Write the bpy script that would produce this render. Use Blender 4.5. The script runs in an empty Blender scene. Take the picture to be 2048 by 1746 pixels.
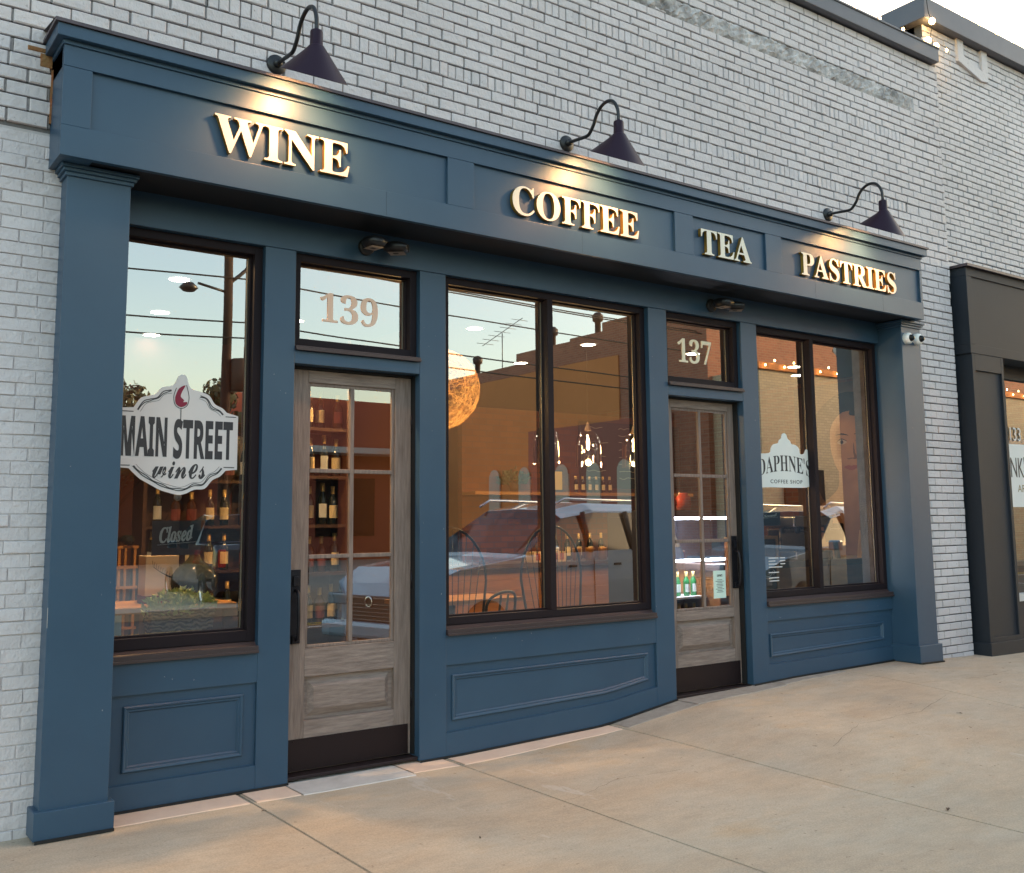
import bpy, math, random
from mathutils import Vector, Matrix
random.seed(7)
R_ = math.radians
SC = bpy.context.scene
COL = SC.collection

# ------------------------------------------------------------------ camera
CAMP = Vector((-2.50137, -5.75, 1.51758))
yaw, pitch, roll = R_(35.99102), R_(6.97045), R_(-0.57388)
fw = Vector((math.sin(yaw)*math.cos(pitch), math.cos(yaw)*math.cos(pitch), math.sin(pitch)))
rt = Vector((math.cos(yaw), -math.sin(yaw), 0)); up = rt.cross(fw)
rt, up = rt*math.cos(roll)+up*math.sin(roll), up*math.cos(roll)-rt*math.sin(roll)
cd = bpy.data.cameras.new('camera'); cam = bpy.data.objects.new('camera', cd); COL.objects.link(cam)
cam.matrix_world = Matrix(((rt.x, up.x, -fw.x, CAMP.x), (rt.y, up.y, -fw.y, CAMP.y), (rt.z, up.z, -fw.z, CAMP.z), (0, 0, 0, 1)))
cd.sensor_width = 36; cd.sensor_fit = 'HORIZONTAL'; cd.lens = 36*2010.2/2048
cd.shift_x = -5.7/2048; cd.shift_y = -73.2/2048
cd.clip_start = .05; cd.clip_end = 2000
SC.camera = cam

# ------------------------------------------------------------------ light
SUN_EL, SUN_AZ = R_(5), R_(72)        # azimuth clockwise from +Y; sun just behind the roofs to the right
w = bpy.data.worlds.new('World'); SC.world = w; w.use_nodes = True
nt = w.node_tree; nt.nodes.clear()
wo = nt.nodes.new('ShaderNodeOutputWorld'); bg = nt.nodes.new('ShaderNodeBackground'); sk = nt.nodes.new('ShaderNodeTexSky')
sk.sky_type = 'NISHITA'; sk.sun_disc = False; sk.sun_elevation = SUN_EL; sk.sun_rotation = SUN_AZ
sk.air_density = .9; sk.dust_density = 2.6; sk.ozone_density = .6
bg.inputs[1].default_value = .15
nt.links.new(sk.outputs[0], bg.inputs[0]); nt.links.new(bg.outputs[0], wo.inputs[0])
sd = bpy.data.lights.new('sun', 'SUN'); sun = bpy.data.objects.new('sun', sd); COL.objects.link(sun)
sd.energy = .5; sd.angle = R_(12); sd.color = (1, .86, .7)
sv = Vector((math.sin(SUN_AZ)*math.cos(SUN_EL), math.cos(SUN_AZ)*math.cos(SUN_EL), math.sin(SUN_EL)))
sun.rotation_euler = sv.to_track_quat('Z', 'Y').to_euler()
SC.view_settings.view_transform = 'Standard'; SC.view_settings.look = 'None'
SC.view_settings.exposure = 2.85; SC.view_settings.gamma = 1
SC.cycles.max_bounces = 8; SC.cycles.transparent_max_bounces = 12
SC.cycles.caustics_reflective = False; SC.cycles.caustics_refractive = False

# ------------------------------------------------------------------ materials
MATS = {}
def mat(name, c, rough=.6, metal=0, c2=None, scale=4, bump=0, bscale=60, stretch=(1, 1, 1), emit=None, spec=.5, coat=0, detail=6):
    if name in MATS: return MATS[name]
    m = bpy.data.materials.new(name); m.use_nodes = True; n = m.node_tree; b = n.nodes['Principled BSDF']
    b.inputs['Base Color'].default_value = (*c, 1); b.inputs['Roughness'].default_value = rough
    b.inputs['Metallic'].default_value = metal; b.inputs['Specular IOR Level'].default_value = spec
    b.inputs['Coat Weight'].default_value = coat
    tc = n.nodes.new('ShaderNodeTexCoord'); mp = n.nodes.new('ShaderNodeMapping'); mp.inputs['Scale'].default_value = stretch
    n.links.new(tc.outputs['Object'], mp.inputs[0])
    if c2:
        nz = n.nodes.new('ShaderNodeTexNoise'); nz.inputs['Scale'].default_value = scale; nz.inputs['Detail'].default_value = detail
        nz.inputs['Roughness'].default_value = .65
        n.links.new(mp.outputs[0], nz.inputs[0])
        cr = n.nodes.new('ShaderNodeValToRGB'); cr.color_ramp.elements[0].position = .3; cr.color_ramp.elements[1].position = .7
        cr.color_ramp.elements[0].color = (*c, 1); cr.color_ramp.elements[1].color = (*c2, 1)
        n.links.new(nz.outputs[0], cr.inputs[0]); n.links.new(cr.outputs[0], b.inputs['Base Color'])
    if bump:
        bz = n.nodes.new('ShaderNodeTexNoise'); bz.inputs['Scale'].default_value = bscale; bz.inputs['Detail'].default_value = 4
        n.links.new(mp.outputs[0], bz.inputs[0])
        bp = n.nodes.new('ShaderNodeBump'); bp.inputs['Strength'].default_value = bump; bp.inputs['Distance'].default_value = .01
        n.links.new(bz.outputs[0], bp.inputs['Height']); n.links.new(bp.outputs[0], b.inputs['Normal'])
    if emit:
        b.inputs['Emission Color'].default_value = (*emit[0], 1); b.inputs['Emission Strength'].default_value = emit[1]
    MATS[name] = m
    return m

def glass(name, base=.24, tint=(.93, .95, .94), ior=1.5):
    if name in MATS: return MATS[name]
    m = bpy.data.materials.new(name); m.use_nodes = True; n = m.node_tree; n.nodes.clear()
    o = n.nodes.new('ShaderNodeOutputMaterial'); mx = n.nodes.new('ShaderNodeMixShader')
    t = n.nodes.new('ShaderNodeBsdfTransparent'); t.inputs[0].default_value = (*tint, 1)
    g = n.nodes.new('ShaderNodeBsdfGlossy'); g.inputs['Roughness'].default_value = 0; g.inputs['Color'].default_value = (1, 1, 1, 1)
    f = n.nodes.new('ShaderNodeFresnel'); f.inputs[0].default_value = ior
    mm = n.nodes.new('ShaderNodeMath'); mm.operation = 'MULTIPLY_ADD'; mm.inputs[1].default_value = 1-base; mm.inputs[2].default_value = base
    # very slight waviness of the pane
    tc = n.nodes.new('ShaderNodeTexCoord'); nz = n.nodes.new('ShaderNodeTexNoise'); nz.inputs['Scale'].default_value = 1.3; nz.inputs['Detail'].default_value = 0
    bp = n.nodes.new('ShaderNodeBump'); bp.inputs['Strength'].default_value = .05; bp.inputs['Distance'].default_value = .01
    n.links.new(tc.outputs['Object'], nz.inputs[0]); n.links.new(nz.outputs[0], bp.inputs['Height']); n.links.new(bp.outputs[0], g.inputs['Normal'])
    n.links.new(f.outputs[0], mm.inputs[0]); n.links.new(mm.outputs[0], mx.inputs[0])
    n.links.new(t.outputs[0], mx.inputs[1]); n.links.new(g.outputs[0], mx.inputs[2]); n.links.new(mx.outputs[0], o.inputs[0])
    MATS[name] = m
    return m

def brick_paint(name, c, dirt, amount):
    """painted brick: colour varies a little brick to brick, with dirt specks, drips and pitting"""
    m = mat(name, c, rough=.62)
    n = m.node_tree; b = n.nodes['Principled BSDF']; L = n.links
    tc = n.nodes.new('ShaderNodeTexCoord')
    def noise(sc, det, st=(1, 1, 1)):
        mp = n.nodes.new('ShaderNodeMapping'); mp.inputs['Scale'].default_value = st; L.new(tc.outputs['Object'], mp.inputs[0])
        z = n.nodes.new('ShaderNodeTexNoise'); z.inputs['Scale'].default_value = sc; z.inputs['Detail'].default_value = det; L.new(mp.outputs[0], z.inputs[0]); return z
    big = noise(.9, 5); r1 = n.nodes.new('ShaderNodeMapRange'); r1.inputs[1].default_value = .3; r1.inputs[2].default_value = .75; r1.inputs[3].default_value = .9; r1.inputs[4].default_value = 1.06
    L.new(big.outputs[0], r1.inputs[0])
    g = n.nodes.new('ShaderNodeNewGeometry')
    ri = n.nodes.new('ShaderNodeMapRange'); ri.inputs[3].default_value = .95; ri.inputs[4].default_value = 1.05; L.new(g.outputs['Random Per Island'], ri.inputs[0])
    mu = n.nodes.new('ShaderNodeMath'); mu.operation = 'MULTIPLY'; L.new(r1.outputs[0], mu.inputs[0]); L.new(ri.outputs[0], mu.inputs[1])
    vm = n.nodes.new('ShaderNodeVectorMath'); vm.operation = 'SCALE'; vm.inputs[0].default_value = c; L.new(mu.outputs[0], vm.inputs['Scale'])
    sp = noise(38, 3, (1, 1, 1)); cr = n.nodes.new('ShaderNodeValToRGB'); cr.color_ramp.elements[0].position = .66; cr.color_ramp.elements[1].position = .76
    L.new(sp.outputs[0], cr.inputs[0])
    ma = n.nodes.new('ShaderNodeMath'); ma.operation = 'MULTIPLY'; ma.inputs[1].default_value = amount; L.new(cr.outputs[0], ma.inputs[0])
    mx = n.nodes.new('ShaderNodeMix'); mx.data_type = 'RGBA'; L.new(ma.outputs[0], mx.inputs[0]); L.new(vm.outputs[0], mx.inputs[6]); mx.inputs[7].default_value = (*dirt, 1)
    L.new(mx.outputs[2], b.inputs['Base Color'])
    h1 = noise(22, 6, (1, 1, 1)); h2 = noise(90, 3, (1, 1, .5)); ad = n.nodes.new('ShaderNodeMath'); ad.operation = 'MULTIPLY_ADD'; ad.inputs[1].default_value = .35
    L.new(h2.outputs[0], ad.inputs[0]); L.new(h1.outputs[0], ad.inputs[2])
    bp = n.nodes.new('ShaderNodeBump'); bp.inputs['Strength'].default_value = .9; bp.inputs['Distance'].default_value = .010
    L.new(ad.outputs[0], bp.inputs['Height']); L.new(bp.outputs[0], b.inputs['Normal'])
    return m

M_BR = brick_paint('painted_brick', (.66, .60, .60), (.14, .13, .13), .6)
M_BL = brick_paint('smooth_painted_brick', (.66, .605, .61), (.3, .29, .29), .3)
M_BRR = brick_paint('pale_painted_brick', (.66, .61, .61), (.1, .1, .11), .6)
M_MORT = mat('painted_mortar', (.20, .19, .19), .9, c2=(.12, .115, .115), scale=9, bump=.6, bscale=60)
M_HJ = mat('shaded_joint_paint', (.36, .335, .335), .85, c2=(.26, .24, .24), scale=20, bump=.5)  # joint shade is put into this darker colour on the head-joint fillers
M_HJL = mat('thick_joint_paint', (.56, .52, .52), .8, bump=.4)
M_MORTL = mat('flush_mortar', (.55, .51, .51), .8, bump=.5, bscale=60)
M_MORTR = mat('dark_mortar', (.07, .07, .075), .85, bump=.5)
M_STUC = mat('rough_render', (.13, .12, .115), .95, c2=(.78, .73, .72), scale=6, bump=1.0, bscale=35, detail=12)
M_BLUE = mat('blue_paint', (.027, .065, .115), .40, c2=(.034, .079, .134), scale=1.5, bump=.05, bscale=220)
M_BLACKP = mat('charcoal_paint', (.009, .013, .021), .65, c2=(.012, .017, .026), scale=2, bump=.05, bscale=200)
M_BRONZE = mat('bronze_aluminium', (.016, .011, .014), .6, c2=(.020, .014, .017), scale=3, spec=.15)
M_FLASH = mat('metal_flashing', (.10, .075, .085), .45, c2=(.07, .055, .06), scale=6, metal=.3)
M_SPACER = mat('glazing_spacer', (.22, .2, .16), .45, metal=.6)
M_RUBBER = mat('black_gasket', (.006, .006, .007), .7)
M_WOOD = mat('weathered_oak', (.285, .215, .182), .75, c2=(.15, .108, .09), scale=7, bump=.35, bscale=30, stretch=(9, 9, .7), detail=10)
M_WOODH = mat('weathered_oak_rail', (.32, .248, .212), .75, c2=(.165, .12, .102), scale=7, bump=.35, bscale=30, stretch=(.9, 9, 9), detail=10)
M_KICK = mat('oil_rubbed_plate', (.016, .007, .008), .5, metal=.4)
M_IRON = mat('black_iron', (.012, .011, .016), .42, metal=.5, bump=.5, bscale=30)
M_SHADE = mat('plum_enamel', (.018, .004, .014), .42, spec=.25)
M_GOOSE = mat('black_enamel', (.010, .010, .012), .4)
M_CREAM = mat('cream_letter_face', (.86, .78, .63), .4)
M_GOLD = mat('brass_letter_edge', (.62, .33, .06), .35, metal=.8)
M_VINYL = mat('white_vinyl', (.66, .65, .65), .55)
M_VINYL2 = mat('mint_white_vinyl', (.70, .76, .75), .55)
M_INK = mat('charcoal_ink', (.035, .035, .04), .6)
M_INKR = mat('wine_red_ink', (.22, .01, .04), .6)
M_WHITE = mat('white_plastic', (.85, .85, .83), .35)
M_COPPER = mat('copper_vinyl', (.95, .62, .46), .45)
M_GLASS = glass('window_glass', .40)
M_GLASSD = glass('door_glass', .30)
M_DARKG = mat('dark_tinted_glass', (.008, .012, .016), .05, spec=.22)
M_BOTTLE = mat('dark_bottle_glass', (.008, .012, .008), .06, spec=.7)
M_BOTTLEG = mat('green_bottle_glass', (.03, .22, .06), .08, spec=.7)
M_LABEL = mat('cream_label', (.72, .58, .34), .6)
M_BULB = mat('warm_bulb', (1, .8, .5), emit=((1, .62, .25), 60))
M_FIL = mat('warm_filament_bulb', (1, .8, .5), emit=((1, .58, .2), 45))
M_DISC = mat('downlight_lens', (1, .9, .8), emit=((1, .88, .68), 7))
M_LED = mat('cold_led_strip', (1, 1, 1), emit=((.75, .8, 1), 9))
M_SMALL = mat('festoon_bulb', (1, .8, .5), emit=((1, .62, .22), 9))

# ------------------------------------------------------------------ mesh helpers
class MB:
    def __init__(s): s.v = []; s.f = []; s.mi = []; s.sm = []
    def add(s, vs, fs, mi=0, smooth=False):
        o = len(s.v); s.v += [tuple(q) for q in vs]
        for f in fs: s.f.append(tuple(o+i for i in f)); s.mi.append(mi); s.sm.append(smooth)
        return s
    def box(s, x0, x1, y0, y1, z0, z1, mi=0):
        vs = [(x, y, z) for x in (x0, x1) for y in (y0, y1) for z in (z0, z1)]
        return s.add(vs, [(0, 1, 3, 2), (4, 6, 7, 5), (0, 4, 5, 1), (2, 3, 7, 6), (0, 2, 6, 4), (1, 5, 7, 3)], mi)
    def prism(s, pts, y0, y1, mi=0):
        """pts (x,z) counter-clockwise seen from -y; extruded from y0 (front) to y1"""
        n = len(pts); vs = [(p[0], y0, p[1]) for p in pts]+[(p[0], y1, p[1]) for p in pts]
        fs = [tuple(range(n)), tuple(range(2*n-1, n-1, -1))]+[(i, i+n, (i+1) % n+n, (i+1) % n) for i in range(n)]
        return s.add(vs, fs, mi)
    def tube(s, pts, r, n=10, mi=0, caps=True, smooth=True):
        P = [Vector(p) for p in pts]; rs = r if isinstance(r, (list, tuple)) else [r]*len(P)
        ref = None; vs = []
        for i, p in enumerate(P):
            t = (P[min(i+1, len(P)-1)]-P[max(i-1, 0)]).normalized()
            if ref is None:
                ref = Vector((0, 0, 1)) if abs(t.z) < .9 else Vector((1, 0, 0))
            a = ref-t*ref.dot(t)
            if a.length < 1e-5: a = t.orthogonal()
            a.normalize(); b = t.cross(a); ref = a
            for k in range(n):
                q = 2*math.pi*k/n; vs.append(p+(a*math.cos(q)+b*math.sin(q))*rs[i])
        fs = [(i*n+k, i*n+(k+1) % n, (i+1)*n+(k+1) % n, (i+1)*n+k) for i in range(len(P)-1) for k in range(n)]
        s.add(vs, fs, mi, smooth)
        if caps: o = len(s.v)-len(vs); s.f.append(tuple(o+k for k in range(n))[::-1]); s.f.append(tuple(o+(len(P)-1)*n+k for k in range(n))); s.mi += [mi, mi]; s.sm += [False, False]
        return s
    def lathe(s, prof, c=(0, 0, 0), n=24, axis='z', mi=0, smooth=True, tilt=None):
        """prof list of (r, h) along the axis"""
        vs = []
        for r, h in prof:
            for k in range(n):
                a = 2*math.pi*k/n; x, y, z = r*math.cos(a), r*math.sin(a), h
                if axis == 'y': x, y, z = x, z, y
                if axis == 'x': x, y, z = z, x, y
                q = Vector((x, y, z))
                if tilt: q = tilt @ q
                vs.append(q+Vector(c))
        fs = [(i*n+k, i*n+(k+1) % n, (i+1)*n+(k+1) % n, (i+1)*n+k) for i in range(len(prof)-1) for k in range(n)]
        return s.add(vs, fs, mi, smooth)
    def build(s, name, m, parent=None, loc=None, bevel=0):
        me = bpy.data.meshes.new(name); me.from_pydata(s.v, [], s.f)
        for q in (m if isinstance(m, (list, tuple)) else [m]): me.materials.append(q)
        me.polygons.foreach_set('material_index', s.mi); me.polygons.foreach_set('use_smooth', s.sm); me.update()
        o = bpy.data.objects.new(name, me); COL.objects.link(o)
        if parent: o.parent = parent
        if loc: o.location = loc
        if bevel:
            b = o.modifiers.new('bevel', 'BEVEL'); b.width = bevel; b.segments = 2; b.limit_method = 'ANGLE'; b.angle_limit = R_(40); b.harden_normals = False
        return o

def tag(o, label=None, cat=None, group=None, kind=None):
    if label: o['label'] = label
    if cat: o['category'] = cat
    if group: o['group'] = group
    if kind: o['kind'] = kind
    return o
def empty(name, loc=(0, 0, 0), label=None, cat=None, group=None, rz=0):
    o = bpy.data.objects.new(name, None); COL.objects.link(o); o.location = loc; o.rotation_euler.z = rz; o.empty_display_size = .1
    return tag(o, label, cat, group)
def struct(o): return tag(o, kind='structure')
def copy_tree(o, parent=None):
    kids = list(o.children); c = o.copy(); COL.objects.link(c); c.parent = parent
    for k in kids: copy_tree(k, c)
    return c
def light(name, kind, loc, energy, color, parent=None, size=.05, rot=None, spot=None):
    l = bpy.data.lights.new(name, kind); l.energy = energy; l.color = color
    if kind in ('POINT', 'SPOT'): l.shadow_soft_size = size
    if kind == 'AREA': l.size = size
    if spot: l.spot_size = spot; l.spot_blend = .6
    o = bpy.data.objects.new(name, l); COL.objects.link(o); o.location = loc
    if rot: o.rotation_euler = rot
    if parent: o.parent = parent
    return o

def text(name, body, x0, x1, z0, z1, y, m, parent=None, depth=.0012, offset=0, fn=None, edge=None, plane='y', spacing=1.0):
    c = bpy.data.curves.new('tmp', 'FONT'); c.body = body; c.extrude = depth/2; c.offset = offset; c.space_character = spacing; c.resolution_u = 6
    o = bpy.data.objects.new('tmp', c); COL.objects.link(o)
    dg = bpy.context.evaluated_depsgraph_get(); me = bpy.data.meshes.new_from_object(o.evaluated_get(dg))
    bpy.data.objects.remove(o); bpy.data.curves.remove(c)
    X = [v.co.x for v in me.vertices]; Y = [v.co.y for v in me.vertices]
    a, b, cc, d = min(X), max(X), min(Y), max(Y)
    for v in me.vertices:
        u = x0+(v.co.x-a)/(b-a)*(x1-x0); q = z0+(v.co.y-cc)/(d-cc)*(z1-z0)
        if fn: u, q = fn(u, q)
        if plane == 'y': v.co = (u, y-v.co.z, q)          # faces -y
        elif plane == '-y': v.co = (-u, y+v.co.z, q)      # faces +y, reads from the far side
        else: v.co = (y-v.co.z, -u, q)                    # plane 'x': faces -x
    me.name = name; me.materials.clear(); me.materials.append(m)
    if edge: me.materials.append(edge)
    me.update()
    if edge:
        for p in me.polygons: p.material_index = 0 if p.normal.y < -.7 else 1
    ob = bpy.data.objects.new(name, me); COL.objects.link(ob)
    if parent: ob.parent = parent
    return ob

def smooth_poly(pts, k=6, closed=True):
    n = len(pts); out = []
    for i in range(n if closed else n-1):
        g = (lambda j: pts[j % n]) if closed else (lambda j: pts[max(0, min(n-1, j))])
        p0, p1, p2, p3 = g(i-1), g(i), g(i+1), g(i+2)
        for t in range(k):
            t /= k
            out.append(tuple(.5*((2*p1[d])+(-p0[d]+p2[d])*t+(2*p0[d]-5*p1[d]+4*p2[d]-p3[d])*t*t+(-p0[d]+3*p1[d]-3*p2[d]+p3[d])*t**3) for d in range(len(p1))))
    if not closed: out.append(tuple(pts[-1]))
    return out
def stroke(mb, pts, wd, y, th=.001, mi=0):
    """flat ribbon of width wd following (x,z) points on the plane y"""
    n = len(pts); W = wd if isinstance(wd, (list, tuple)) else [wd]*n
    L, Rr = [], []
    for i in range(n):
        a = pts[max(i-1, 0)]; b = pts[min(i+1, n-1)]; dx, dz = b[0]-a[0], b[1]-a[1]; l = math.hypot(dx, dz) or 1
        nx, nz = -dz/l*W[i]/2, dx/l*W[i]/2
        L.append((pts[i][0]+nx, pts[i][1]+nz)); Rr.append((pts[i][0]-nx, pts[i][1]-nz))
    vs = [(p[0], y, p[1]) for p in L]+[(p[0], y, p[1]) for p in Rr]
    mb.add(vs, [(i, i+n, i+1+n, i+1) for i in range(n-1)], mi)

# ------------------------------------------------------------------ ground
KEY = [(-40, -.02), (1.2, .0), (2.45, .035), (3.2, .138), (4.1, .158), (4.6, .175), (6.1, .192), (7.2, .165), (9, .14), (40, .1)]
def gx(x):
    for (a, za), (b, zb) in zip(KEY, KEY[1:]):
        if x <= b: return za+(zb-za)*max(0, (x-a)/(b-a))
    return KEY[-1][1]
def gz(x, y):
    t = min(1, max(0, -y/3.1)); t = t*t*(3-2*t)
    return gx(x)*(1-.92*t)-.012*t

m = mat('asphalt', (.035, .035, .037), .85, c2=(.055, .054, .052), scale=1.2, bump=.6, bscale=90)
b = MB(); b.box(-400, 400, -400, 60, -.4, -.15); struct(b.build('street', m))

def concrete():
    m = mat('broomed_concrete', (.34, .27, .2), .85); n = m.node_tree; L = n.links; b = n.nodes['Principled BSDF']
    tc = n.nodes.new('ShaderNodeTexCoord')
    def nz(sc, det, st=(1, 1, 1), rr=.6):
        mp = n.nodes.new('ShaderNodeMapping'); mp.inputs['Scale'].default_value = st; L.new(tc.outputs['Object'], mp.inputs[0])
        z = n.nodes.new('ShaderNodeTexNoise'); z.inputs['Scale'].default_value = sc; z.inputs['Detail'].default_value = det; z.inputs['Roughness'].default_value = rr
        L.new(mp.outputs[0], z.inputs[0]); return z
    def ramp(src, e):
        cr = n.nodes.new('ShaderNodeValToRGB'); el = cr.color_ramp.elements
        el[0].position, el[0].color = e[0][0], (*e[0][1], 1); el[1].position, el[1].color = e[-1][0], (*e[-1][1], 1)
        for p, c in e[1:-1]: q = el.new(p); q.color = (*c, 1)
        L.new(src.outputs[0], cr.inputs[0]); return cr
    a = ramp(nz(.75, 7, (1, 1.6, 1), .6), [(.25, (.47, .40, .32)), (.42, (.52, .40, .285)), (.58, (.54, .45, .345)), (.74, (.56, .39, .235))])
    s = ramp(nz(5, 8, (.8, 1.8, 1), .75), [(.32, (.80, .80, .81)), (.62, (1.04, 1.03, 1.02))])
    mx = n.nodes.new('ShaderNodeMix'); mx.data_type = 'RGBA'; mx.blend_type = 'MULTIPLY'; mx.inputs[0].default_value = .75
    L.new(a.outputs[0], mx.inputs[6]); L.new(s.outputs[0], mx.inputs[7])
    g = ramp(nz(110, 4, (1, 1, 1), .8), [(.3, (.70, .69, .68)), (.68, (1.16, 1.16, 1.16))])
    m2 = n.nodes.new('ShaderNodeMix'); m2.data_type = 'RGBA'; m2.blend_type = 'MULTIPLY'; m2.inputs[0].default_value = .8
    L.new(mx.outputs[2], m2.inputs[6]); L.new(g.outputs[0], m2.inputs[7]); m3 = n.nodes.new('ShaderNodeMix'); m3.data_type = 'RGBA'; m3.blend_type = 'MULTIPLY'; m3.inputs[0].default_value = 1
    L.new(m2.outputs[2], m3.inputs[6]); L.new(ramp(nz(21, 3, (1, 1, 1), .5), [(.70, (1, 1, 1)), (.735, (.62, .60, .58))]).outputs[0], m3.inputs[7])
    m4 = n.nodes.new('ShaderNodeMix'); m4.data_type = 'RGBA'; L.new(ramp(nz(1.6, 9, (1.4, .35, 1), .72), [(.62, (0, 0, 0)), (.66, (.55, .55, .55)), (.70, (0, 0, 0))]).outputs[0], m4.inputs[0]); L.new(m3.outputs[2], m4.inputs[6]); m4.inputs[7].default_value = (.62, .56, .49, 1)
    L.new(m4.outputs[2], b.inputs['Base Color'])
    bp = n.nodes.new('ShaderNodeBump'); bp.inputs['Strength'].default_value = .5; bp.inputs['Distance'].default_value = .006
    L.new(nz(60, 5, (.5, 4, 1)).outputs[0], bp.inputs['Height']); L.new(bp.outputs[0], b.inputs['Normal'])
    return m
M_CONC = concrete()
JX = [-9.0, -7.5, -6.0, -4.6, -3.15, -1.72, -.3, 1.08, 2.5, 5.22, 7.95, 10.7, 13.5, 16.3, 19.1, 22, 25, 28]
b = MB()
YS = [.14, -.02, -.2, -.45, -.8, -1.2, -1.7, -2.2, -2.7, -3.2, -3.62]
for x0, x1 in zip(JX, JX[1:]):
    g = .0075; nx = max(2, int((x1-x0)/.2)); xs = [x0+g+(x1-x0-2*g)*i/nx for i in range(nx+1)]
    vs = [(x, y, gz(x, y)) for x in xs for y in YS]; ny = len(YS)
    vs += [(x, YS[k], gz(x, YS[k])-.02) for x in (xs[0]-.004, xs[-1]+.004) for k in range(ny)]
    fs = [(i*ny+j, i*ny+j+1, (i+1)*ny+j+1, (i+1)*ny+j) for i in range(nx) for j in range(ny-1)]
    B = (nx+1)*ny
    fs += [(B+j, B+j+1, j+1, j) for j in range(ny-1)]+[(nx*ny+j, nx*ny+j+1, B+ny+j+1, B+ny+j) for j in range(ny-1)]
    b.add(vs, fs, smooth=False)
sw = struct(b.build('sidewalk', M_CONC))
b = MB()
n = 60; xs = [JX[0]+(JX[-1]-JX[0])*i/n for i in range(n+1)]
vs = [(x, y, gz(x, y)-.018) for x in xs for y in (.14, -1.2, -2.2, -3.7)]; b.add(vs, [(i*4+j, i*4+j+1, i*4+5+j, i*4+4+j) for i in range(n) for j in range(3)])
struct(b.build('joint_filler', mat('dark_joint_grit', (.05, .04, .032), .95)))
b = MB(); b.box(JX[0], JX[-1], -3.82, -3.63, -.16, -.008); struct(b.build('curb', mat('curb_concrete', (.33, .32, .3), .85, c2=(.24, .23, .21), scale=3, bump=.4), bevel=.02))
def crack(pts, wd):
    b = MB(); P = []
    for (x0, y0), (x1, y1) in zip(pts, pts[1:]):
        for k in range(8): t = k/8; P.append((x0+(x1-x0)*t+random.uniform(-.012, .012), y0+(y1-y0)*t+random.uniform(-.012, .012)))
    vs = []
    for i, (x, y) in enumerate(P):
        q = wd*random.uniform(.3, 1); vs += [(x, y-q, gz(x, y)+.0022), (x, y+q, gz(x, y)+.0022)]
    b.add(vs, [(2*i, 2*i+2, 2*i+3, 2*i+1) for i in range(len(P)-1)]); struct(b.build('pavement_crack', MATS['dark_joint_grit']))
crack([(3.1, -1.5), (3.7, -1.28), (4.4, -1.3), (5.15, -1.1)], .0016); crack([(1.12, -1.25), (1.6, -1.1), (2.1, -1.2)], .0013); crack([(5.3, -.75), (6.0, -.9), (6.7, -.8)], .0016)
# paler mortar strips laid against the kick plates and thresholds
def strip(name, x0, x1, y0, ya, yb, m, dz=.004):
    b = MB(); n = max(2, int((x1-x0)/.12)); vs = []
    rr = [random.uniform(-.006, .006) for _ in range(n+1)]
    for i in range(n+1):
        x = x0+(x1-x0)*i/n; yf = ya+(yb-ya)*i/n+rr[i]
        vs += [(x, y0, gz(x, y0)+dz), (x, yf, gz(x, yf)+dz), (x, yf-.004, gz(x, yf)-.001)]
    b.add(vs, [(i*3+j, i*3+j+1, i*3+4+j, i*3+3+j) for i in range(n) for j in (0, 1)])
    return struct(b.build(name, m))
m1 = mat('pink_mortar', (.80, .60, .46), .9, c2=(.70, .50, .38), scale=5, bump=.5, bscale=90)
m2 = mat('white_mortar', (.64, .60, .56), .9, c2=(.48, .45, .42), scale=5, bump=.5, bscale=90)
m3 = mat('pebbly_mortar', (.42, .37, .32), .95, c2=(.31, .27, .23), scale=14, bump=1, bscale=120)
strip('mortar_strip', -1.06, -.32, .1, -.22, -.235, m1); strip('mortar_strip', -.28, -.02, .1, -.235, -.24, m1)
strip('threshold_strip', -.012, .72, .14, -.25, -.26, m2, .005); strip('mortar_strip', .735, 1.06, .1, -.2, -.22, m1)
strip('mortar_strip', 1.10, 2.48, .1, -.22, -.17, m1); strip('mortar_strip', 2.53, 3.2, .1, -.17, -.22, m3)
strip('threshold_strip', 3.21, 4.3, .14, -.2, -.16, m3, .005); strip('mortar_strip', 4.32, 5.2, .1, -.12, -.08, m3)

# ------------------------------------------------------------------ brick building
BLD = empty('brick_building', (0, 0, 0), 'pale grey painted brick building with a navy blue wine and coffee shopfront', 'building')
YW = -.13
def brick(b, x0, x1, z0, z1, y, dep, ch=.0045, jit=1.0):
    j = lambda s: random.uniform(-s, s)*jit
    x0 += j(.0018); x1 += j(.0018); z0 += j(.0014); z1 += j(.0014); y += j(.0022)
    t1, t2 = j(.0028), j(.0028)
    o = [(x0, z0), (x1, z0), (x1, z1), (x0, z1)]; i = [(x0+ch*random.uniform(.6, 1.6), z0+ch*random.uniform(.6, 1.6)), (x1-ch*random.uniform(.6, 1.6), z0+ch*random.uniform(.6, 1.6)), (x1-ch, z1-ch*random.uniform(.6, 1.4)), (x0+ch, z1-ch)]
    vs = [(p[0], y+dep, p[1]) for p in o]+[(p[0], y+ch*.9, p[1]) for p in o]+[(p[0], y+(t1 if k in (0, 3) else t2), p[1]) for k, p in enumerate(i)]
    fs = [(8, 9, 10, 11)]
    for k in range(4): n = (k+1) % 4; fs += [(k, n, 4+n, 4+k), (4+k, 4+n, 8+n, 8+k)]
    b.add(vs, fs)
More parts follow.
